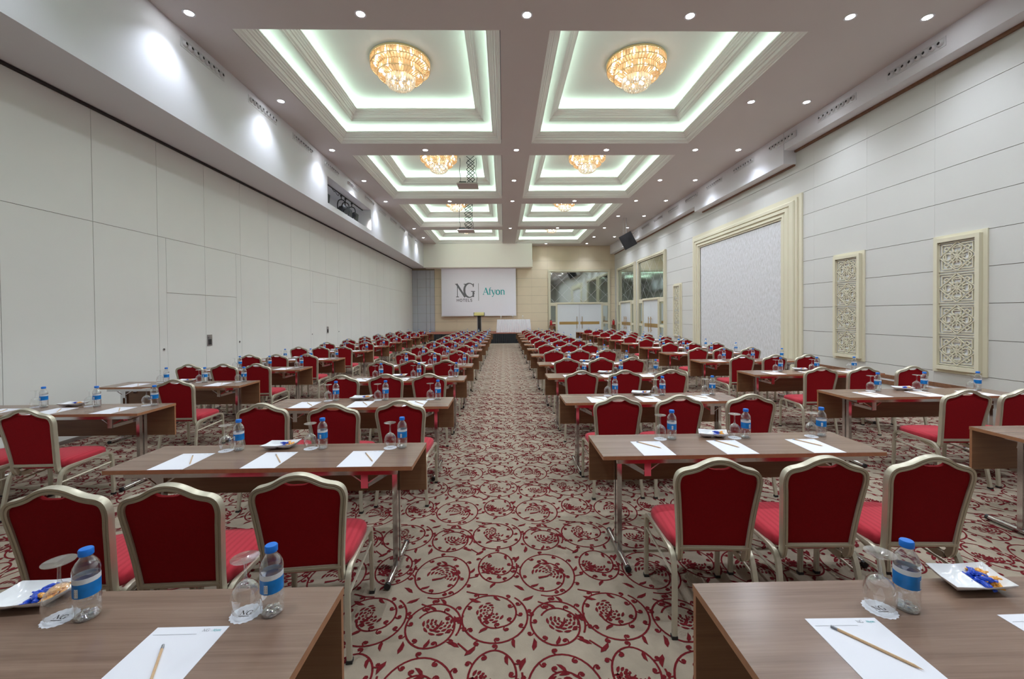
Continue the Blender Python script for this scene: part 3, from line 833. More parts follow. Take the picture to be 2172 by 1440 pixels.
# ---- recessed downlights
def build_down():
    t = thing('recessed_downlight', '', 'downlight')
    mb = MB(); mb.lathe([(.060, -.004), (.085, -.006), (.085, .0), (.060, .0), (.060, -.004)], 20, caps=False); mb.obj('trim_ring', 'bulk', t)
    mb = MB(); mb.lathe([(.001, -.003), (.060, -.003), (.060, -.0015), (.001, -.0015)], 18, caps=False); mb.obj('lens', 'lens', t)
    return t
dn = Proto(build_down)
spot = bpy.data.lights.new('downlight_beam', 'SPOT'); spot.energy = E_SPOT; spot.spot_size = math.radians(160); spot.spot_blend = 1.0
spot.color = (.84, .90, 1.0); spot.shadow_soft_size = .05
wash = spot.copy(); wash.name = 'wall_line_beam'; wash.energy = E_SPOT*.46; wash.color = (.78, .86, 1.0); wash.spot_size = math.radians(112); wash.spot_blend = .9
LINES = {-4.52: 'beside the folding-wall bulkhead', -2.05: 'under the folding-side coffer line', .385: 'on the centre beam', 2.81: 'under the grille-side coffer line', 5.23: 'outside the grille-side coffers', 6.41: 'beside the grille-wall casing'}
rows = [1.1, 3.65, 6.2, 8.7, 11.25, 13.8, 16.3, 18.85, 21.4, 23.9]
RN = ['', '', 'first', 'second', 'third', 'fourth', 'fifth', 'sixth', 'seventh', 'eighth']
for ri, yy in enumerate(rows):
    full = ri % 2 == 0
    for x in LINES:
        if not full and not (x in (-4.52, 5.23, 6.41) or (x == .385 and ri == 5)): continue
        if x == -4.52 and ri == 7: continue
        if inframe(x, yy, ZC, 20):
            dn((x, yy, ZC), 0, 'lit recessed downlight %s, %s row from the near end' % (LINES[x], RN[ri]), 'ceiling downlights')
        else: dn((x, yy, ZC), 0, 'lit recessed downlight %s, overhead row %d behind the view' % (LINES[x], ri+1), 'ceiling downlights')
        l = link('downlight_beam', wash if x in (-4.52, 6.41) else spot, None, (x, yy, ZC-.03)); l['kind'] = 'helper'
for x in (2.7, 5.27):
    dn((x, 26.15, ZC), 0, 'lit recessed downlight by the stage wall, %s' % ('nearer the soffit' if x < 3 else 'nearer the corner'), 'ceiling downlights')
    link('downlight_beam', wash, None, (x, 26.15, ZC-.03))['kind'] = 'helper'

# ---- air nozzle strips
def build_nozz():
    t = thing('air_nozzle_strip', '', 'air vent')
    mb = MB(); mb.box(-.5, .5, -.006, 0, -.075, .075); mb.obj('plate', 'nozzle', t)
    for i in range(8):
        link('nozzle', noz_me, t, (-.42+.12*i, -.006, 0))
    return t
nb = MB(); nb.sweep([(0, 0, 0), (0, -.02, 0), (0, -.035, 0), (0, -.042, 0)], [(.048*cos(a*PI/5), .048*sin(a*PI/5)) for a in range(10)], (0, 0, 1), False)
nb.lathe([(.046, -.002), (.044, .002)], 10, (0, 0, 0))
nb = MB()
def dome(mb, r):
    prof = [(r, 0), (r*.92, -.018), (r*.66, -.034), (r*.46, -.040)]
    n = 12
    vs = [(q*cos(2*PI*i/n), y, q*sin(2*PI*i/n)) for q, y in prof for i in range(n)]
    mb.add(vs, [(j_*n+i, (j_+1)*n+i, (j_+1)*n+(i+1) % n, j_*n+(i+1) % n) for j_ in range(3) for i in range(n)], True)
    mb.mi = 1; mb.add([(r*.46*cos(2*PI*i/n), -.034, r*.46*sin(2*PI*i/n)) for i in range(n)], [tuple(range(n))])
dome(nb, .052); noz_me = nb.mesh('nozzle', ['nozzle', 'hole'])
nz = Proto(build_nozz)
k = 0
for i in range(-1, 11):
    yy = 7.03+1.7*i
    if i >= 0 or True:
        if inframe(XB, yy, 5.9, 10): nz((XB if yy < YS-.4 else XB-.025, yy, 5.90), PI/2, 'white air nozzle strip %s along the folding-wall bulkhead, from near end' % (ORD[k] if k else 'nearest'), 'air nozzles on the bulkhead'); k += 1
k = 0
for i in range(0, 11):
    yy = 6.93+1.66*i
    nz((XF if not 9.9 < yy < 15.3 else XF-.015, yy, 5.89), -PI/2, 'white air nozzle strip %s along the grille-wall casing, from near end' % (ORD[k] if k else 'nearest'), 'air nozzles on the casing'); k += 1

# ---- stage lights in the niche
def build_stagelight():
    t = thing('stage_spotlight', '', 'spotlight')
    mb = MB(); mb.lathe([(.07, -.17), (.09, -.15), (.09, .08), (.075, .15), (.03, .17)], 14); mb.box(-.1, .1, -.03, .03, -.02, .02); b_ = mb.obj('lamp_body', 'speaker', t); b_.rotation_euler = (math.radians(70), 0, math.radians(50))
    mb = MB(); mb.sweep(catmull([(-.11, 0, -.02), (-.115, 0, .16), (-.08, 0, .27), (0, 0, .30), (.08, 0, .27), (.115, 0, .16), (.11, 0, -.02)], 3), [(-.016, -.006), (.016, -.006), (.016, .006), (-.016, .006)], (0, 1, 0)); mb.obj('yoke', 'speaker', t)
    mb = MB(); mb.tube((0, 0, .30), (0, 0, .42), .014, 6); mb.box(-.03, .03, -.03, .03, .40, .44); mb.obj('clamp', 'speaker', t)
    mb = MB(); mb.box(-.13, -.10, -.01, .2, -.13, .11); mb.box(.10, .13, -.01, .2, -.13, .11); mb.obj('barn_doors', 'black', t).rotation_euler = (math.radians(-10), 0, math.radians(-40))
    return t
sl = Proto(build_stagelight)
for yy, rz, lb in ((12.15, .5, 'near end of niche'), (13.62, .2, 'middle of niche, turned back'), (13.98, .6, 'middle of niche, facing out'), (14.55, .5, 'far end of niche')):
    sl((XB-.30, yy, 5.12), rz, 'black stage spotlight hanging in bulkhead, %s' % lb, 'stage spotlights in the niche')
added_stage_beam = bpy.data.lights.new('added_stage_beam', 'SPOT'); added_stage_beam.energy = 260; added_stage_beam.spot_size = math.radians(38); added_stage_beam.spot_blend = .9  # beams added at the niche lamps to brighten the stage end
added_stage_beam.color = (1, .95, .9); added_stage_beam.shadow_soft_size = .08
for yy, tx, tz in ((12.15, .2, 4.6), (13.98, -.6, 3.9), (14.55, -1.6, 4.3)):
    l = link('added_stage_beam', added_stage_beam, None, (XB-.12, yy+.12, 5.05)); l['kind'] = 'helper'
    l.rotation_euler = (Vector((tx, 26.2, tz))-l.location).to_track_quat('-Z', 'Y').to_euler()
ra = thing('light_rail', 'thin black lighting rail across the bulkhead niche top', 'rail', (XB-.30, 13.76, 5.58))
mb = MB(); mb.tube((0, -1.9, 0), (0, 1.9, 0), .018, 6); mb.obj('bar', 'black', ra)
mb = MB(); mb.sweep(catmull([(0, -.9, 0), (.02, -.75, -.08), (-.01, -.6, -.03), (.02, -.45, -.12), (0, -.3, 0)], 4), [(.01, 0), (0, .01), (-.01, 0), (0, -.01)]); mb.obj('loose_cable', 'black', ra)

# ------------------------------------------------------------------ furniture
TW, TD, TZ = 1.86, .475, .75
def build_table(w=TW):
    t = thing('conference_table', '', 'table'); hw, hd = w/2, TD/2
    mb = MB(); mb.box(-hw, hw, -hd, hd, TZ-.025, TZ)
    mb.m = [1, 0, 1, 1, 1, 1]; mb.obj('tabletop', ['wood', 'edge'], t)
    mb = MB(); mb.box(-hw+.002, hw-.002, hd-.020, hd-.002, .415, TZ-.027); mb.m = [1, 1, 0, 1, 0, 1]; mb.obj('modesty_panel', ['woodp', 'edge'], t)
    mb = MB(); mb.box(-hw+.10, hw-.10, -hd+.03, -hd+.055, TZ-.06, TZ-.025); mb.obj('steel_rail', 'chrome', t)
    for s_ in (-1, 1):
        x = s_*(hw-.155)
        mb = MB(); mb.box(x-.016, x+.016, -.055, -.02, .03, TZ-.06); mb.box(x-.016, x+.016, .0, .035, .03, TZ-.06); mb.box(x-.02, x+.02, -.17, .17, TZ-.065, TZ-.03); lg = mb.obj('leg', 'chrome', t)
        mb = MB(); mb.tube((x, -.235, .025), (x, .225, .025), .019, 10); mb.obj('foot_bar', 'chrome', lg)
        mb = MB(); mb.tube((x, -.255, .023), (x, -.235, .023), .021, 8); mb.tube((x, .225, .023), (x, .245, .023), .021, 8); mb.obj('end_cap', 'black', lg)
        mb = MB(); xi = x-s_*.15
        mb.box(xi-.022, xi+.022, -.19, -.18, TZ-.15, TZ-.026); mb.box(xi-.022, xi+.022, -.02, .0, TZ-.12, TZ-.026)
        mb.sweep([(xi, -.18, TZ-.14), (x, .05, TZ-.10)], [(-.004, -.015), (.004, -.015), (.004, .015), (-.004, .015)], (0, 0, 1), smooth=False)
        mb.sweep([(xi, -.185, TZ-.12), (xi-s_*.14, -.17, TZ-.03)], [(-.004, -.004), (.004, -.004), (.004, .004), (-.004, .004)], smooth=False)
        mb.sweep([(xi, -.185, TZ-.13), (x, -.16, TZ-.04)], [(-.004, -.004), (.004, -.004), (.004, .004), (-.004, .004)], smooth=False)
        mb.obj('folding_bracket', 'chrome', t)
    return t
# chair
STILE = [(.172, .03, .396), (.173, -.04, .376), (.174, -.09, .360), (.176, -.138, .364), (.179, -.168, .395), (.180, -.177, .45), (.185, -.187, .53), (.195, -.203, .64), (.205, -.219, .735), (.2115, -.227, .785), (.2115, -.233, .818), (.202, -.2375, .846), (.180, -.241, .8625), (.146, -.2435, .871), (.110, -.246, .883), (.072, -.2505, .9035), (.037, -.253, .917), (0, -.2535, .9215)]
STILE = [(a*.965, b_, c) for a, b_, c in STILE]
GROOVE = [(-.013, -.017), (-.003, -.017), (0, -.013), (.003, -.017), (.013, -.017), (.015, 0), (.013, .017), (.003, .017), (0, .013), (-.003, .017), (-.013, .017), (-.015, 0)]
LEGP = [(-.012, -.011), (-.003, -.0125), (0, -.010), (.003, -.0125), (.012, -.011), (.0135, 0), (.012, .011), (0, .0125), (-.012, .011), (-.0135, 0)]
def build_chair():
    t = thing('banquet_chair', '', 'chair')
    half = [Vector(p) for p in STILE]
    full = half[:-1]+[half[-1]]+[Vector((-p.x, p.y, p.z)) for p in reversed(half[:-1])]
    path = catmull(full, 3)
    # frame profile: width across the back plane, depth along y
    mb = MB(); n = len(path); vs = []
    for i in range(n):
        tg = (path[min(n-1, i+1)]-path[max(0, i-1)]).normalized()
        ax = Vector((0, -1, -.12)); ax = (ax-tg*ax.dot(tg))
        if ax.length < .55: ax = Vector((0, -.3, 1))-tg*Vector((0, -.3, 1)).dot(tg)
        ax.normalize(); sd = tg.cross(ax)
        for (u, w) in GROOVE: vs.append(path[i]+sd*u+ax*w)
    kk = len(GROOVE)
    fs = [(i*kk+q, i*kk+(q+1) % kk, (i+1)*kk+(q+1) % kk, (i+1)*kk+q) for i in range(n-1) for q in range(kk)]
    fs += [tuple(range(kk-1, -1, -1)), tuple((n-1)*kk+q for q in range(kk))]
    mb.add(vs, fs, True); mb.obj('back_frame', 'frame', t)
    # upholstered back
    def hwz(z):
        for a, b_ in zip(STILE[5:], STILE[6:]):
            if a[2] <= z <= b_[2]: return a[0]+(b_[0]-a[0])*(z-a[2])/max(1e-6, b_[2]-a[2]), a[1]+(b_[1]-a[1])*(z-a[2])/max(1e-6, b_[2]-a[2])
        return 0, STILE[-1][1]
    def topz(x):
        x = abs(x); zt = .92
        for a, b_ in zip(STILE[10:], STILE[11:]):
            if b_[0] <= x <= a[0]: zt = b_[2]+(a[2]-b_[2])*(x-b_[0])/max(1e-6, a[0]-b_[0]); break
        zt -= .011
        if x < .06: zt -= .034*(1-(x/.06)**2)**.5
        return zt
    cols = [-1, -.97, -.85, -.7, -.55, -.4, -.31, -.29, -.2, -.1, 0, .1, .2, .29, .31, .4, .55, .7, .85, .97, 1]; rows_ = 9
    front, back = [], []
    for r_ in range(rows_):
        tt = r_/(rows_-1)
        for c in cols:
            # at the top row x spans the shoulder width
            zb = .455; xw_top = .198
            x1 = c*xw_top; zt = topz(x1) if abs(c) < .98 else .836
            z = zb+(zt-zb)*tt
            hw, yy = hwz(min(z, .84)); yy = hwz(z)[1] if z < .88 else -.246
            wdt = min(hw, .2105)-.010
            x = c*(wdt+(xw_top-wdt)*max(0, (tt-.85)/.15)) if tt > .85 else c*wdt
            edge_ = min(1, (1-abs(c))*9)*min(1, tt*12)*min(1, (1-tt)*9)
            front.append((x, yy+.012+.016*edge_, z)); back.append((x, yy-.008-.004*edge_, z))
    nc = len(cols); mb = MB(); vs = front+back; o_ = len(front); fs = []
    for r_ in range(rows_-1):
        for c in range(nc-1):
            a = r_*nc+c; fs.append((a+1, a, a+nc, a+nc+1)); fs.append((o_+a, o_+a+1, o_+a+nc+1, o_+a+nc))
    rim = [c for c in range(nc)]+[r_*nc+nc-1 for r_ in range(1, rows_)]+[(rows_-1)*nc+c for c in range(nc-2, -1, -1)]+[r_*nc for r_ in range(rows_-2, 0, -1)]
    for i in range(len(rim)):
        a, b_ = rim[i], rim[(i+1) % len(rim)]; fs.append((a, b_, o_+b_, o_+a))
    mb.add(vs, fs, True); mb.obj('backrest', 'redshade', t)
    mb = MB(); mb.box(-.176, .176, -.192, -.168, .432, .455); mb.box(-.176, .176, -.1945, -.192, .4405, .4465); mb.obj('back_rail', 'frame', t)
    # seat
    def ring_(k_, z, grow):
        pts = []; n = 28
        for i in range(n):
            a = 2*PI*i/n; c, s_ = cos(a), sin(a); e = .42
            x = (abs(c)**e)*(1 if c > 0 else -1); y = (abs(s_)**e)*(1 if s_ > 0 else -1)
            wd = .198+.026*(y+1)/2
            pts.append((x*(wd+grow), .055+y*(.213+grow)+(.018*(1-x*x) if y > 0 else 0), z))
        return pts
    lay = [ring_(0, .402, -.03), ring_(0, .405, -.006), ring_(0, .42, .0), ring_(0, .448, .0), ring_(0, .462, -.008), ring_(0, .472, -.035), ring_(0, .478, -.09), ring_(0, .481, -.16)]
    vs = [p for l in lay for p in l]; n = 28
    fs = [(j_*n+i, j_*n+(i+1) % n, (j_+1)*n+(i+1) % n, (j_+1)*n+i) for j_ in range(len(lay)-1) for i in range(n)]+[tuple(range(n-1, -1, -1)), tuple((len(lay)-1)*n+i for i in range(n))]
    mb = MB(); mb.add(vs, fs, True); mb.obj('seat', 'red', t)
    # legs: one bent tube each side, split into rear and front leg
    for s_ in (-1, 1):
        rear = catmull([(s_*.222, -.235, .012), (s_*.212, -.215, .16), (s_*.204, -.19, .31), (s_*.202, -.165, .375), (s_*.202, -.115, .402), (s_*.206, .0, .408), (s_*.210, .08, .411)], 3)
        front_ = catmull([(s_*.210, .08, .411), (s_*.216, .19, .413), (s_*.219, .245, .402), (s_*.220, .268, .365), (s_*.221, .273, .25), (s_*.222, .277, .012)], 3)
        for nm, pth in (('leg', rear), ('leg', front_)):
            mb = MB(); mb.sweep(pth, LEGP, sideref=(1, 0, 0)); lg = mb.obj(nm, 'frame', t)
            e = pth[0] if pth is rear else pth[-1]
            mb = MB(); mb.box(e.x-.015, e.x+.015, e.y-.014, e.y+.014, 0, .016); mb.obj('foot_cap', 'black', lg)
        mb = MB(); mb.tube((s_*.207, -.193, .295), (s_*.221, .272, .315), .0075, 6); mb.obj('stretcher', 'frame', t)
    mb = MB(); mb.box(-.205, .205, .16, .18, .392, .406); mb.box(-.2, .2, -.10, -.08, .392, .406); mb.obj('seat_support', 'frame', t)
    return t
def build_bottle():
    t = thing('water_bottle', '', 'bottle')
    mb = MB(); mb.lathe([(.020, .004), (.027, 0), (.0325, .006), (.0335, .02), (.0325, .028), (.0335, .036), (.0325, .046), (.0335, .056), (.0335, .068), (.0322, .072), (.0322, .132), (.0335, .137), (.0335, .148), (.0312, .160), (.0245, .173), (.0168, .183), (.0145, .189), (.0145, .197)], 18); mb.obj('bottle_body', 'pet', t)
    mb = MB()
    for i in range(5):
        a = 2*PI*i/5
        mb.lathe([(.001, .0012), (.012, .0015), (.0145, .007), (.009, .015), (.001, .017)], 8, (.0165*cos(a), .0165*sin(a), 0))
    mb.obj('petal_base', 'petbase', t)
    mb = MB(); mb.lathe([(.0325, .074), (.0329, .074), (.0329, .116), (.0325, .116)], 18, caps=False); mb.mi = 1
    mb.lathe([(.0325, .116), (.0329, .116), (.0329, .131), (.0325, .131)], 18, caps=False)
    for i in range(6):
        a = -1.9+.06*i; mb.mi = 1
    mb.mi = 1; a0 = -1.75
    q = [(.0332*cos(a0+d), .0332*sin(a0+d)) for d in (0, .17, .34)]
    mb.add([(x, y, z) for z in (.078, .104) for x, y in q], [(0, 1, 4, 3), (1, 2, 5, 4)])
    mb.mi = 2
    for i in range(4):
        z = .082+.005*i; mb.add([(x*1.006, y*1.006, zz) for zz in (z, z+.002) for x, y in [(.0331*cos(a0+.04), .0331*sin(a0+.04)), (.0331*cos(a0+.29), .0331*sin(a0+.29))]], [(0, 1, 3, 2)])
    mb.obj('bottle_label', ['label', 'labelw', 'ink'], t)
    mb = MB(); mb.lathe([(.0175, .192), (.0185, .193), (.0185, .209), (.0165, .212), (.001, .2125)], 18); mb.obj('cap', 'cap', t)
    return t
def build_bottle_far():
    mb = MB(); mb.lathe([(.030, 0), (.0335, .01), (.0335, .074)], 10, caps=False); mb.lathe([(.0335, .131), (.0325, .155), (.0245, .173), (.0145, .188), (.0145, .195)], 10, caps=False)
    mb.mi = 1; mb.lathe([(.0335, .074), (.0335, .116)], 10, caps=False); mb.mi = 2; mb.lathe([(.0335, .116), (.0335, .131)], 10, caps=False)
    mb.mi = 3; mb.lathe([(.0185, .192), (.0185, .211)], 10)
    return tag(mb.obj('water_bottle', ['pet', 'label', 'labelw', 'cap']), '', 'bottle')
def build_glass():
    t = thing('stemmed_glass', '', 'glass')
    mb = MB(); mb.lathe([(.0335, 0), (.0385, .02), (.0425, .042), (.0415, .062), (.034, .084), (.020, .098), (.007, .104)], 20, caps=False); mb.obj('bowl', 'glass', t)
    mb = MB(); mb.lathe([(.007, .104), (.0085, .106), (.0048, .115), (.0042, .150), (.0065, .164), (.012, .168)], 10); mb.obj('stem', 'glass', t)
    mb = MB(); mb.lathe([(.012, .168), (.030, .1705), (.0400, .1725), (.0405, .1745), (.02, .1755), (.001, .176)], 20, caps=False); mb.obj('foot', 'glass', t)
    return t
def build_glass_far():
    mb = MB(); mb.lathe([(.0335, 0), (.0425, .042), (.0405, .066), (.020, .098), (.005, .106), (.0045, .155), (.012, .168), (.0405, .1745), (.001, .176)], 10, caps=False)
    return tag(mb.obj('stemmed_glass', 'glass'), '', 'glass')
def doily(r):
    return [(r*(1+.035*cos(18*a))*cos(a), r*(1+.035*cos(18*a))*sin(a)) for a in [2*PI*i/72 for i in range(72)]]
def build_coaster():
    t = thing('paper_coaster', '', 'coaster')
    mb = MB(); mb.prism(doily(.044), .0009); mb.obj('doily', 'paper', t)
    mb = MB((0, 0, 2e-5)); fn = lambda a, b_: (a, b_, .0012)
    text('N', -.017, -.006, .018, mb, fn, 0, .85, 1.2); text('G', .001, -.0065, .019, mb, fn, 0, .85, 1.2); mb.ribbon([(-.016, -.0125), (.016, -.0125)], .0022, fn)
    mb.obj('monogram', 'inkd', t)
    return t
def build_coaster_far():
    mb = MB(); mb.prism([(.044*cos(a*PI/8), .044*sin(a*PI/8)) for a in range(16)], .0009); return tag(mb.obj('paper_coaster', 'paper'), '', 'coaster')
def build_sheet():
    t = thing('note_paper', '', 'paper')
    mb = MB(); mb.box(-.105, .105, -.148, .148, 0, .0012); mb.obj('sheet', 'paper', t)
    mb = MB((0, 0, 1e-5)); fn = lambda a, b_: (a, b_, .0016)
    text('N', .038, .128, .010, mb, fn, 0, .85, .9); text('G', .048, .1278, .0105, mb, fn, 0, .85, .9); mb.ribbon([(-.095, .118), (.03, .118)], .0008, fn)
    mb.mi = 1; text('Afyon', .066, .1285, .0085, mb, fn, 0, .9); mb.obj('letterhead', ['ink', 'teal'], t)
    return t
def build_sheet_far():
    mb = MB(); mb.box(-.105, .105, -.148, .148, 0, .0012); return tag(mb.obj('note_paper', 'paper'), '', 'paper')
def build_pencil():
    t = thing('pencil', '', 'pencil'); hexa = [(.0036*cos(a*PI/3), .0036*sin(a*PI/3)) for a in range(6)]
    mb = MB(); mb.sweep([(0, -.075, .0035), (0, .085, .0035)], hexa, smooth=False); mb.obj('shaft', 'pencil', t)
    mb = MB(); mb.sweep([(0, .085, .0035), (0, .101, .0035)], [(.0038*cos(a*PI/4), .0038*sin(a*PI/4)) for a in range(8)]); mb.obj('eraser_end', 'lead', t)
    mb = MB(); mb.add([(x, -.075, .0035+y) for x, y in hexa]+[(0, -.095, .0035)], [(i, (i+1) % 6, 6) for i in range(6)]); mb.obj('tip', 'pencil', t)
    return t
def build_pencil_far():
    mb = MB(); mb.box(-.0035, .0035, -.09, .10, 0, .007); return tag(mb.obj('pencil', 'pencil'), '', 'pencil')
def build_dish():
    t = thing('candy_dish', '', 'dish'); mb = MB()
    # two trays side by side with a dip below and flared rims
    nx, ny = 17, 9; top = []; bot = []
    for j_ in range(ny):
        v = -1+2*j_/(ny-1)
        for i in range(nx):
            u = -1+2*i/(nx-1)
            hu = min(abs(u), abs(abs(u)-1)*1.0) if False else abs(abs(u)-.5)*2     # 0 mid of a tray, 1 at its edge
            w = max(min(1, hu)**2.4, abs(v)**2.6)
            z = .006+.025*w
            if abs(u) < .2: z = min(z, .024)
            x = u*.098+v*.014; y = v*.062
            rim = 1 if (abs(u) == 1 or abs(v) == 1) else 0
            if rim: z = .033+.005*abs(u*v)
            top.append((x*(1+.03*rim), y*(1+.04*rim), z)); bot.append((x*(.95+.06*rim), y*(.93+.09*rim), max(0, z-.006)+(0.001 if rim else 0)))
    fs = []; o_ = len(top)
    for j_ in range(ny-1):
        for i in range(nx-1):
            a = j_*nx+i; fs.append((a, a+1, a+nx+1, a+nx)); fs.append((o_+a+1, o_+a, o_+a+nx, o_+a+nx+1))
    rim = list(range(nx))+[j_*nx+nx-1 for j_ in range(1, ny)]+[(ny-1)*nx+i for i in range(nx-2, -1, -1)]+[j_*nx for j_ in range(ny-2, 0, -1)]
    for i in range(len(rim)):
        a, b_ = rim[i], rim[(i+1) % len(rim)]; fs.append((b_, a, o_+a, o_+b_))
    mb.add(top+bot, fs, True); mb.obj('dish_body', 'porc', t)
    return t
def candy_mesh(m_):
    mb = MB(); k = 8
    ringp = [(-.024, .008), (-.017, .0035), (-.012, .008), (0, .0095), (.012, .008), (.017, .0035), (.024, .009)]
    vs = []
    for j_, (x, r) in enumerate(ringp):
        for i in range(k):
            a = 2*PI*i/k+j_*.25; fl = 1 if j_ in (0, 6) else 0
            vs.append((x+(.003*sin(3*a) if fl else 0), r*cos(a)*(1.1 if fl else 1), (r*sin(a)*(.35 if fl else .9))+.0092))
    n = len(ringp)
    mb.add(vs, [(j_*k+i, (j_+1)*k+i, (j_+1)*k+(i+1) % k, j_*k+(i+1) % k) for j_ in range(n-1) for i in range(k)]+[tuple(range(k)), tuple((n-1)*k+i for i in range(k-1, -1, -1))], False)
    return mb.mesh('wrapped_candy', m_)
CB, CO = candy_mesh('cblue'), candy_mesh('corange')

P_table, P_table_w = Proto(build_table), Proto(lambda: build_table(1.95))
P_chair = Proto(build_chair)
P_bot, P_botf = Proto(build_bottle), Proto(build_bottle_far)
P_gl, P_glf = Proto(build_glass), Proto(build_glass_far)
P_co, P_cof = Proto(build_coaster), Proto(build_coaster_far)
P_sh, P_shf = Proto(build_sheet), Proto(build_sheet_far)
P_pe, P_pef = Proto(build_pencil), Proto(build_pencil_far)
P_di = Proto(build_dish)

YF = {'L': [1.421, 3.020, 4.68, 6.34, 7.93], 'R': [1.394, 3.137, 4.76, 6.45, 8.02], 'LL': [None, None, 4.54, 6.09, 7.72, 9.30], 'RR': [None, 3.227, 4.84, 6.53, 8.19, 9.82]}
X0 = {'L': -2.425, 'R': .634, 'LL': -5.385, 'RR': 3.69}
BN = {'L': 'aisle block on folding-wall side', 'R': 'aisle block on grille-wall side', 'LL': 'outer block along folding wall', 'RR': 'outer block along grille wall'}
CH = {('L', 1): [(-1.99, 1.885, .05), (-1.50, 1.895, .04), (-1.0, 2.0, .10)], ('R', 1): [(1.098, 2.105, -.06), (1.648, 2.14, -.03), (2.195, 2.10, -.05)],
      ('L', 2): [(-2.065, 3.61, 0), (-1.44, 3.55, 0), (-.905, 3.655, 0)], ('R', 2): [(1.02, 3.76, 0), (1.572, 3.745, .03), (2.245, 3.84, -.06)],
      ('LL', 2): [None, (-4.50, 3.50, 0), (-3.93, 3.51, .02)], ('RR', 2): [(4.33, 4.02, -.06), (4.88, 3.985, -.05), (5.48, 4.0, -.05)],
      ('LL', 3): [None, None, (-3.93, 5.17, .02)], ('RR', 3): [(4.25, 5.66, -.04), (4.825, 5.64, 0), (5.485, 5.69, 0)],
      ('L', 3): [(-2.03, 5.26, 0), (-1.495, 5.36, 0), (-.95, 5.40, 0)], ('R', 3): [(1.01, 5.46, 0), (1.58, 5.53, 0), (2.185, 5.57, 0)]}
rj = random.Random(3)
def candies(cx_, cy_, rz, row, where, n_b, n_o, side):
    for cnt, me, colr in ((n_b, CB, 'blue'), (n_o, CO, 'orange')):
        for i in range(cnt):
            u = .028 if colr == 'blue' else .054
            v = -.033+.066*(i+.5)/max(1, cnt); lz = .012+(.012 if i % 3 == 1 else 0)
            x, y = u+rj.uniform(-.010, .010)+v*.2, v
            c, s_ = cos(rz), sin(rz)
            o = link('wrapped_candy', me, None, (cx_+x*c-y*s_, cy_+x*s_+y*c, TZ+lz)); o.rotation_euler = (rj.uniform(-.25, .25), rj.uniform(-.25, .25), rj.uniform(0, 3.1))
            tag(o, '%s wrapped candy in the dish, %s row from rear, %s' % (colr, ORD[row], where), 'candy', '%s candies, %s row, %s' % (colr, ORD[row], where))
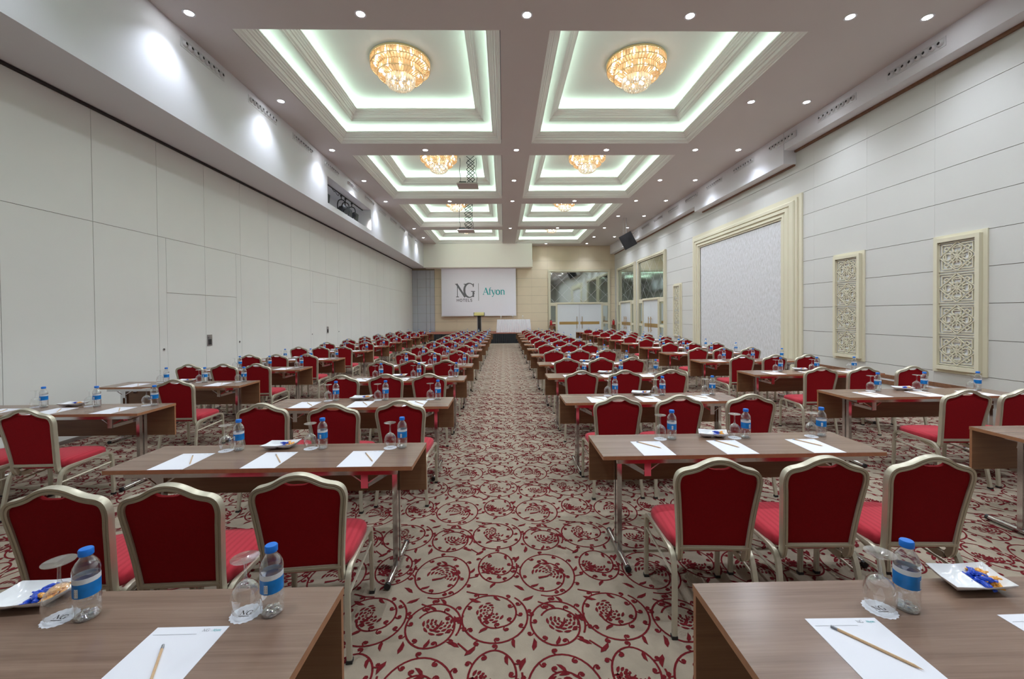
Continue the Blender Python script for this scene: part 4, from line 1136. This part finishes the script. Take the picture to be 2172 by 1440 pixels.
for blk in ('L', 'R', 'LL', 'RR'):
    first = {'L': 0, 'R': 0, 'LL': 2, 'RR': 1}[blk]
    w = 1.95 if blk == 'RR' else TW
    for row in range(first, 13):
        yf = YF[blk][row] if row < len(YF[blk]) else 1.41+1.645*row+rj.uniform(-.03, .03)+(.06 if blk in ('R', 'RR') else 0)
        x0 = X0[blk]+(rj.uniform(-.02, .02) if row > 3 else 0)
        if blk == 'L' and row == 0: x0 = -2.412
        yc = yf-TD/2; yn = yf-TD; where = BN[blk]; orow = '%s row from rear' % ORD[row]
        (P_table_w if blk == 'RR' else P_table)((x0+w/2, yc, 0), rj.uniform(-.004, .004), 'walnut folding conference table on chrome legs, %s, %s' % (orow, where), 'conference tables')
        near = row <= 5
        k_ = w/TW
        names = ('wall-end', 'middle', 'aisle-end') if blk in ('L', 'LL') else ('aisle-end', 'middle', 'wall-end')
        for s_ in range(3):
            lab = lambda what: '%s, %s place, %s, %s' % (what, names[s_], orow, where)
            # chair
            if row >= 1:
                cj = CH.get((blk, row))
                if cj: q = cj[s_]
                else: q = (x0+[.40, .94, 1.49][s_]*k_+rj.uniform(-.022, .022)+(.03 if blk in ('R', 'RR') else 0), yn-.55+rj.uniform(-.05, .05), rj.uniform(-.05, .05))
                if q: q = (q[0], min(q[1], yn-.55), q[2])
                if q and (inframe(q[0], q[1]+.2, .5, 90) or inframe(q[0], q[1], .9, 40)):
                    if not (blk == 'RR' and row == 1):
                        P_chair((q[0], q[1]+.222, 0), q[2], 'red banquet chair, %s seat, %s, %s' % (names[s_], orow, where), 'banquet chairs')
            # items on the table
            bx_ = x0+[.60, 1.145, 1.71][s_]*k_+rj.uniform(-.015, .015); by = yn+.365+rj.uniform(-.012, .012); px_ = x0+[.365, .925, 1.49][s_]*k_+rj.uniform(-.015, .015)
            if row == 0 and blk == 'L': bx_ = [-1.82, -1.292, -.728][s_]; by = 1.302; px_ = [-1.99, -1.482, -.928][s_]
            if row == 0 and blk == 'R': bx_ = [1.240, 1.83, 2.4][s_]; by = 1.256; px_ = [.997, 1.588, 2.1][s_]
            if inframe(bx_, by, TZ+.1, 15):
                (P_bot if near else P_botf)((bx_, by, TZ), rj.uniform(-.5, .5) if row else (0 if blk == 'L' else .5), lab('capped water bottle'), 'water bottles')
            gx, gy = bx_-.083, by+rj.uniform(-.012, .008)
            if row == 0: gx, gy = (bx_-.078, by-.004) if blk == 'L' else (bx_-.086, by-.002)
            if inframe(gx, gy, TZ+.1, 15):
                (P_co if row < 3 else P_cof)((gx, gy, TZ), 0, lab('white paper coaster under glass'), 'paper coasters')
                (P_gl if near else P_glf)((gx, gy, TZ+.0015), 0, lab('upturned stemmed glass'), 'stemmed glasses')
            if inframe(px_, yn+.15, TZ, 110) or inframe(px_-.1, yn+.29, TZ, 30):
                (P_sh if row < 3 else P_shf)((px_, yn+.152, TZ), rj.uniform(-.015, .015), lab('white note paper'), 'note papers')
                if row <= 8 and inframe(px_, yn+.15, TZ, 10):
                    if blk in ('L', 'LL'): ox, oy, rz = (.045, .01, .6+rj.uniform(-.12, .12))
                    else: ox, oy, rz = (.0, .055, .58+rj.uniform(-.12, .12))
                    if row == 0: ox, oy, rz = (.017, -.014, .49) if blk == 'L' else (.009, .033, .66)
                    (P_pe if row < 4 else P_pef)((px_+ox, yn+.152+oy, TZ+.0013), rz, lab('wooden pencil on paper'), 'pencils')
        if row <= 9:
            dx, dy = x0+(.86 if blk in ('L', 'LL') else .915)*k_, yn+.40
            if row == 0: dx, dy = (-1.535, 1.372) if blk == 'L' else (1.555, 1.355)
            if inframe(dx, dy, TZ, 30):
                rz = -.18 if blk in ('R', 'RR') else .12
                if row == 0: rz = 0 if blk == 'R' else .1
                P_di((dx, dy, TZ), rz, 'white porcelain two-part candy dish, %s, %s' % (orow, where), 'candy dishes')
                if row == 0: candies(dx, dy, rz, row, where, 9, 9, 1)
                elif row < 4: candies(dx, dy, rz, row, where, 3, 3, 1)
                elif row < 7: candies(dx, dy, rz, row, where, 1, 1, 1)
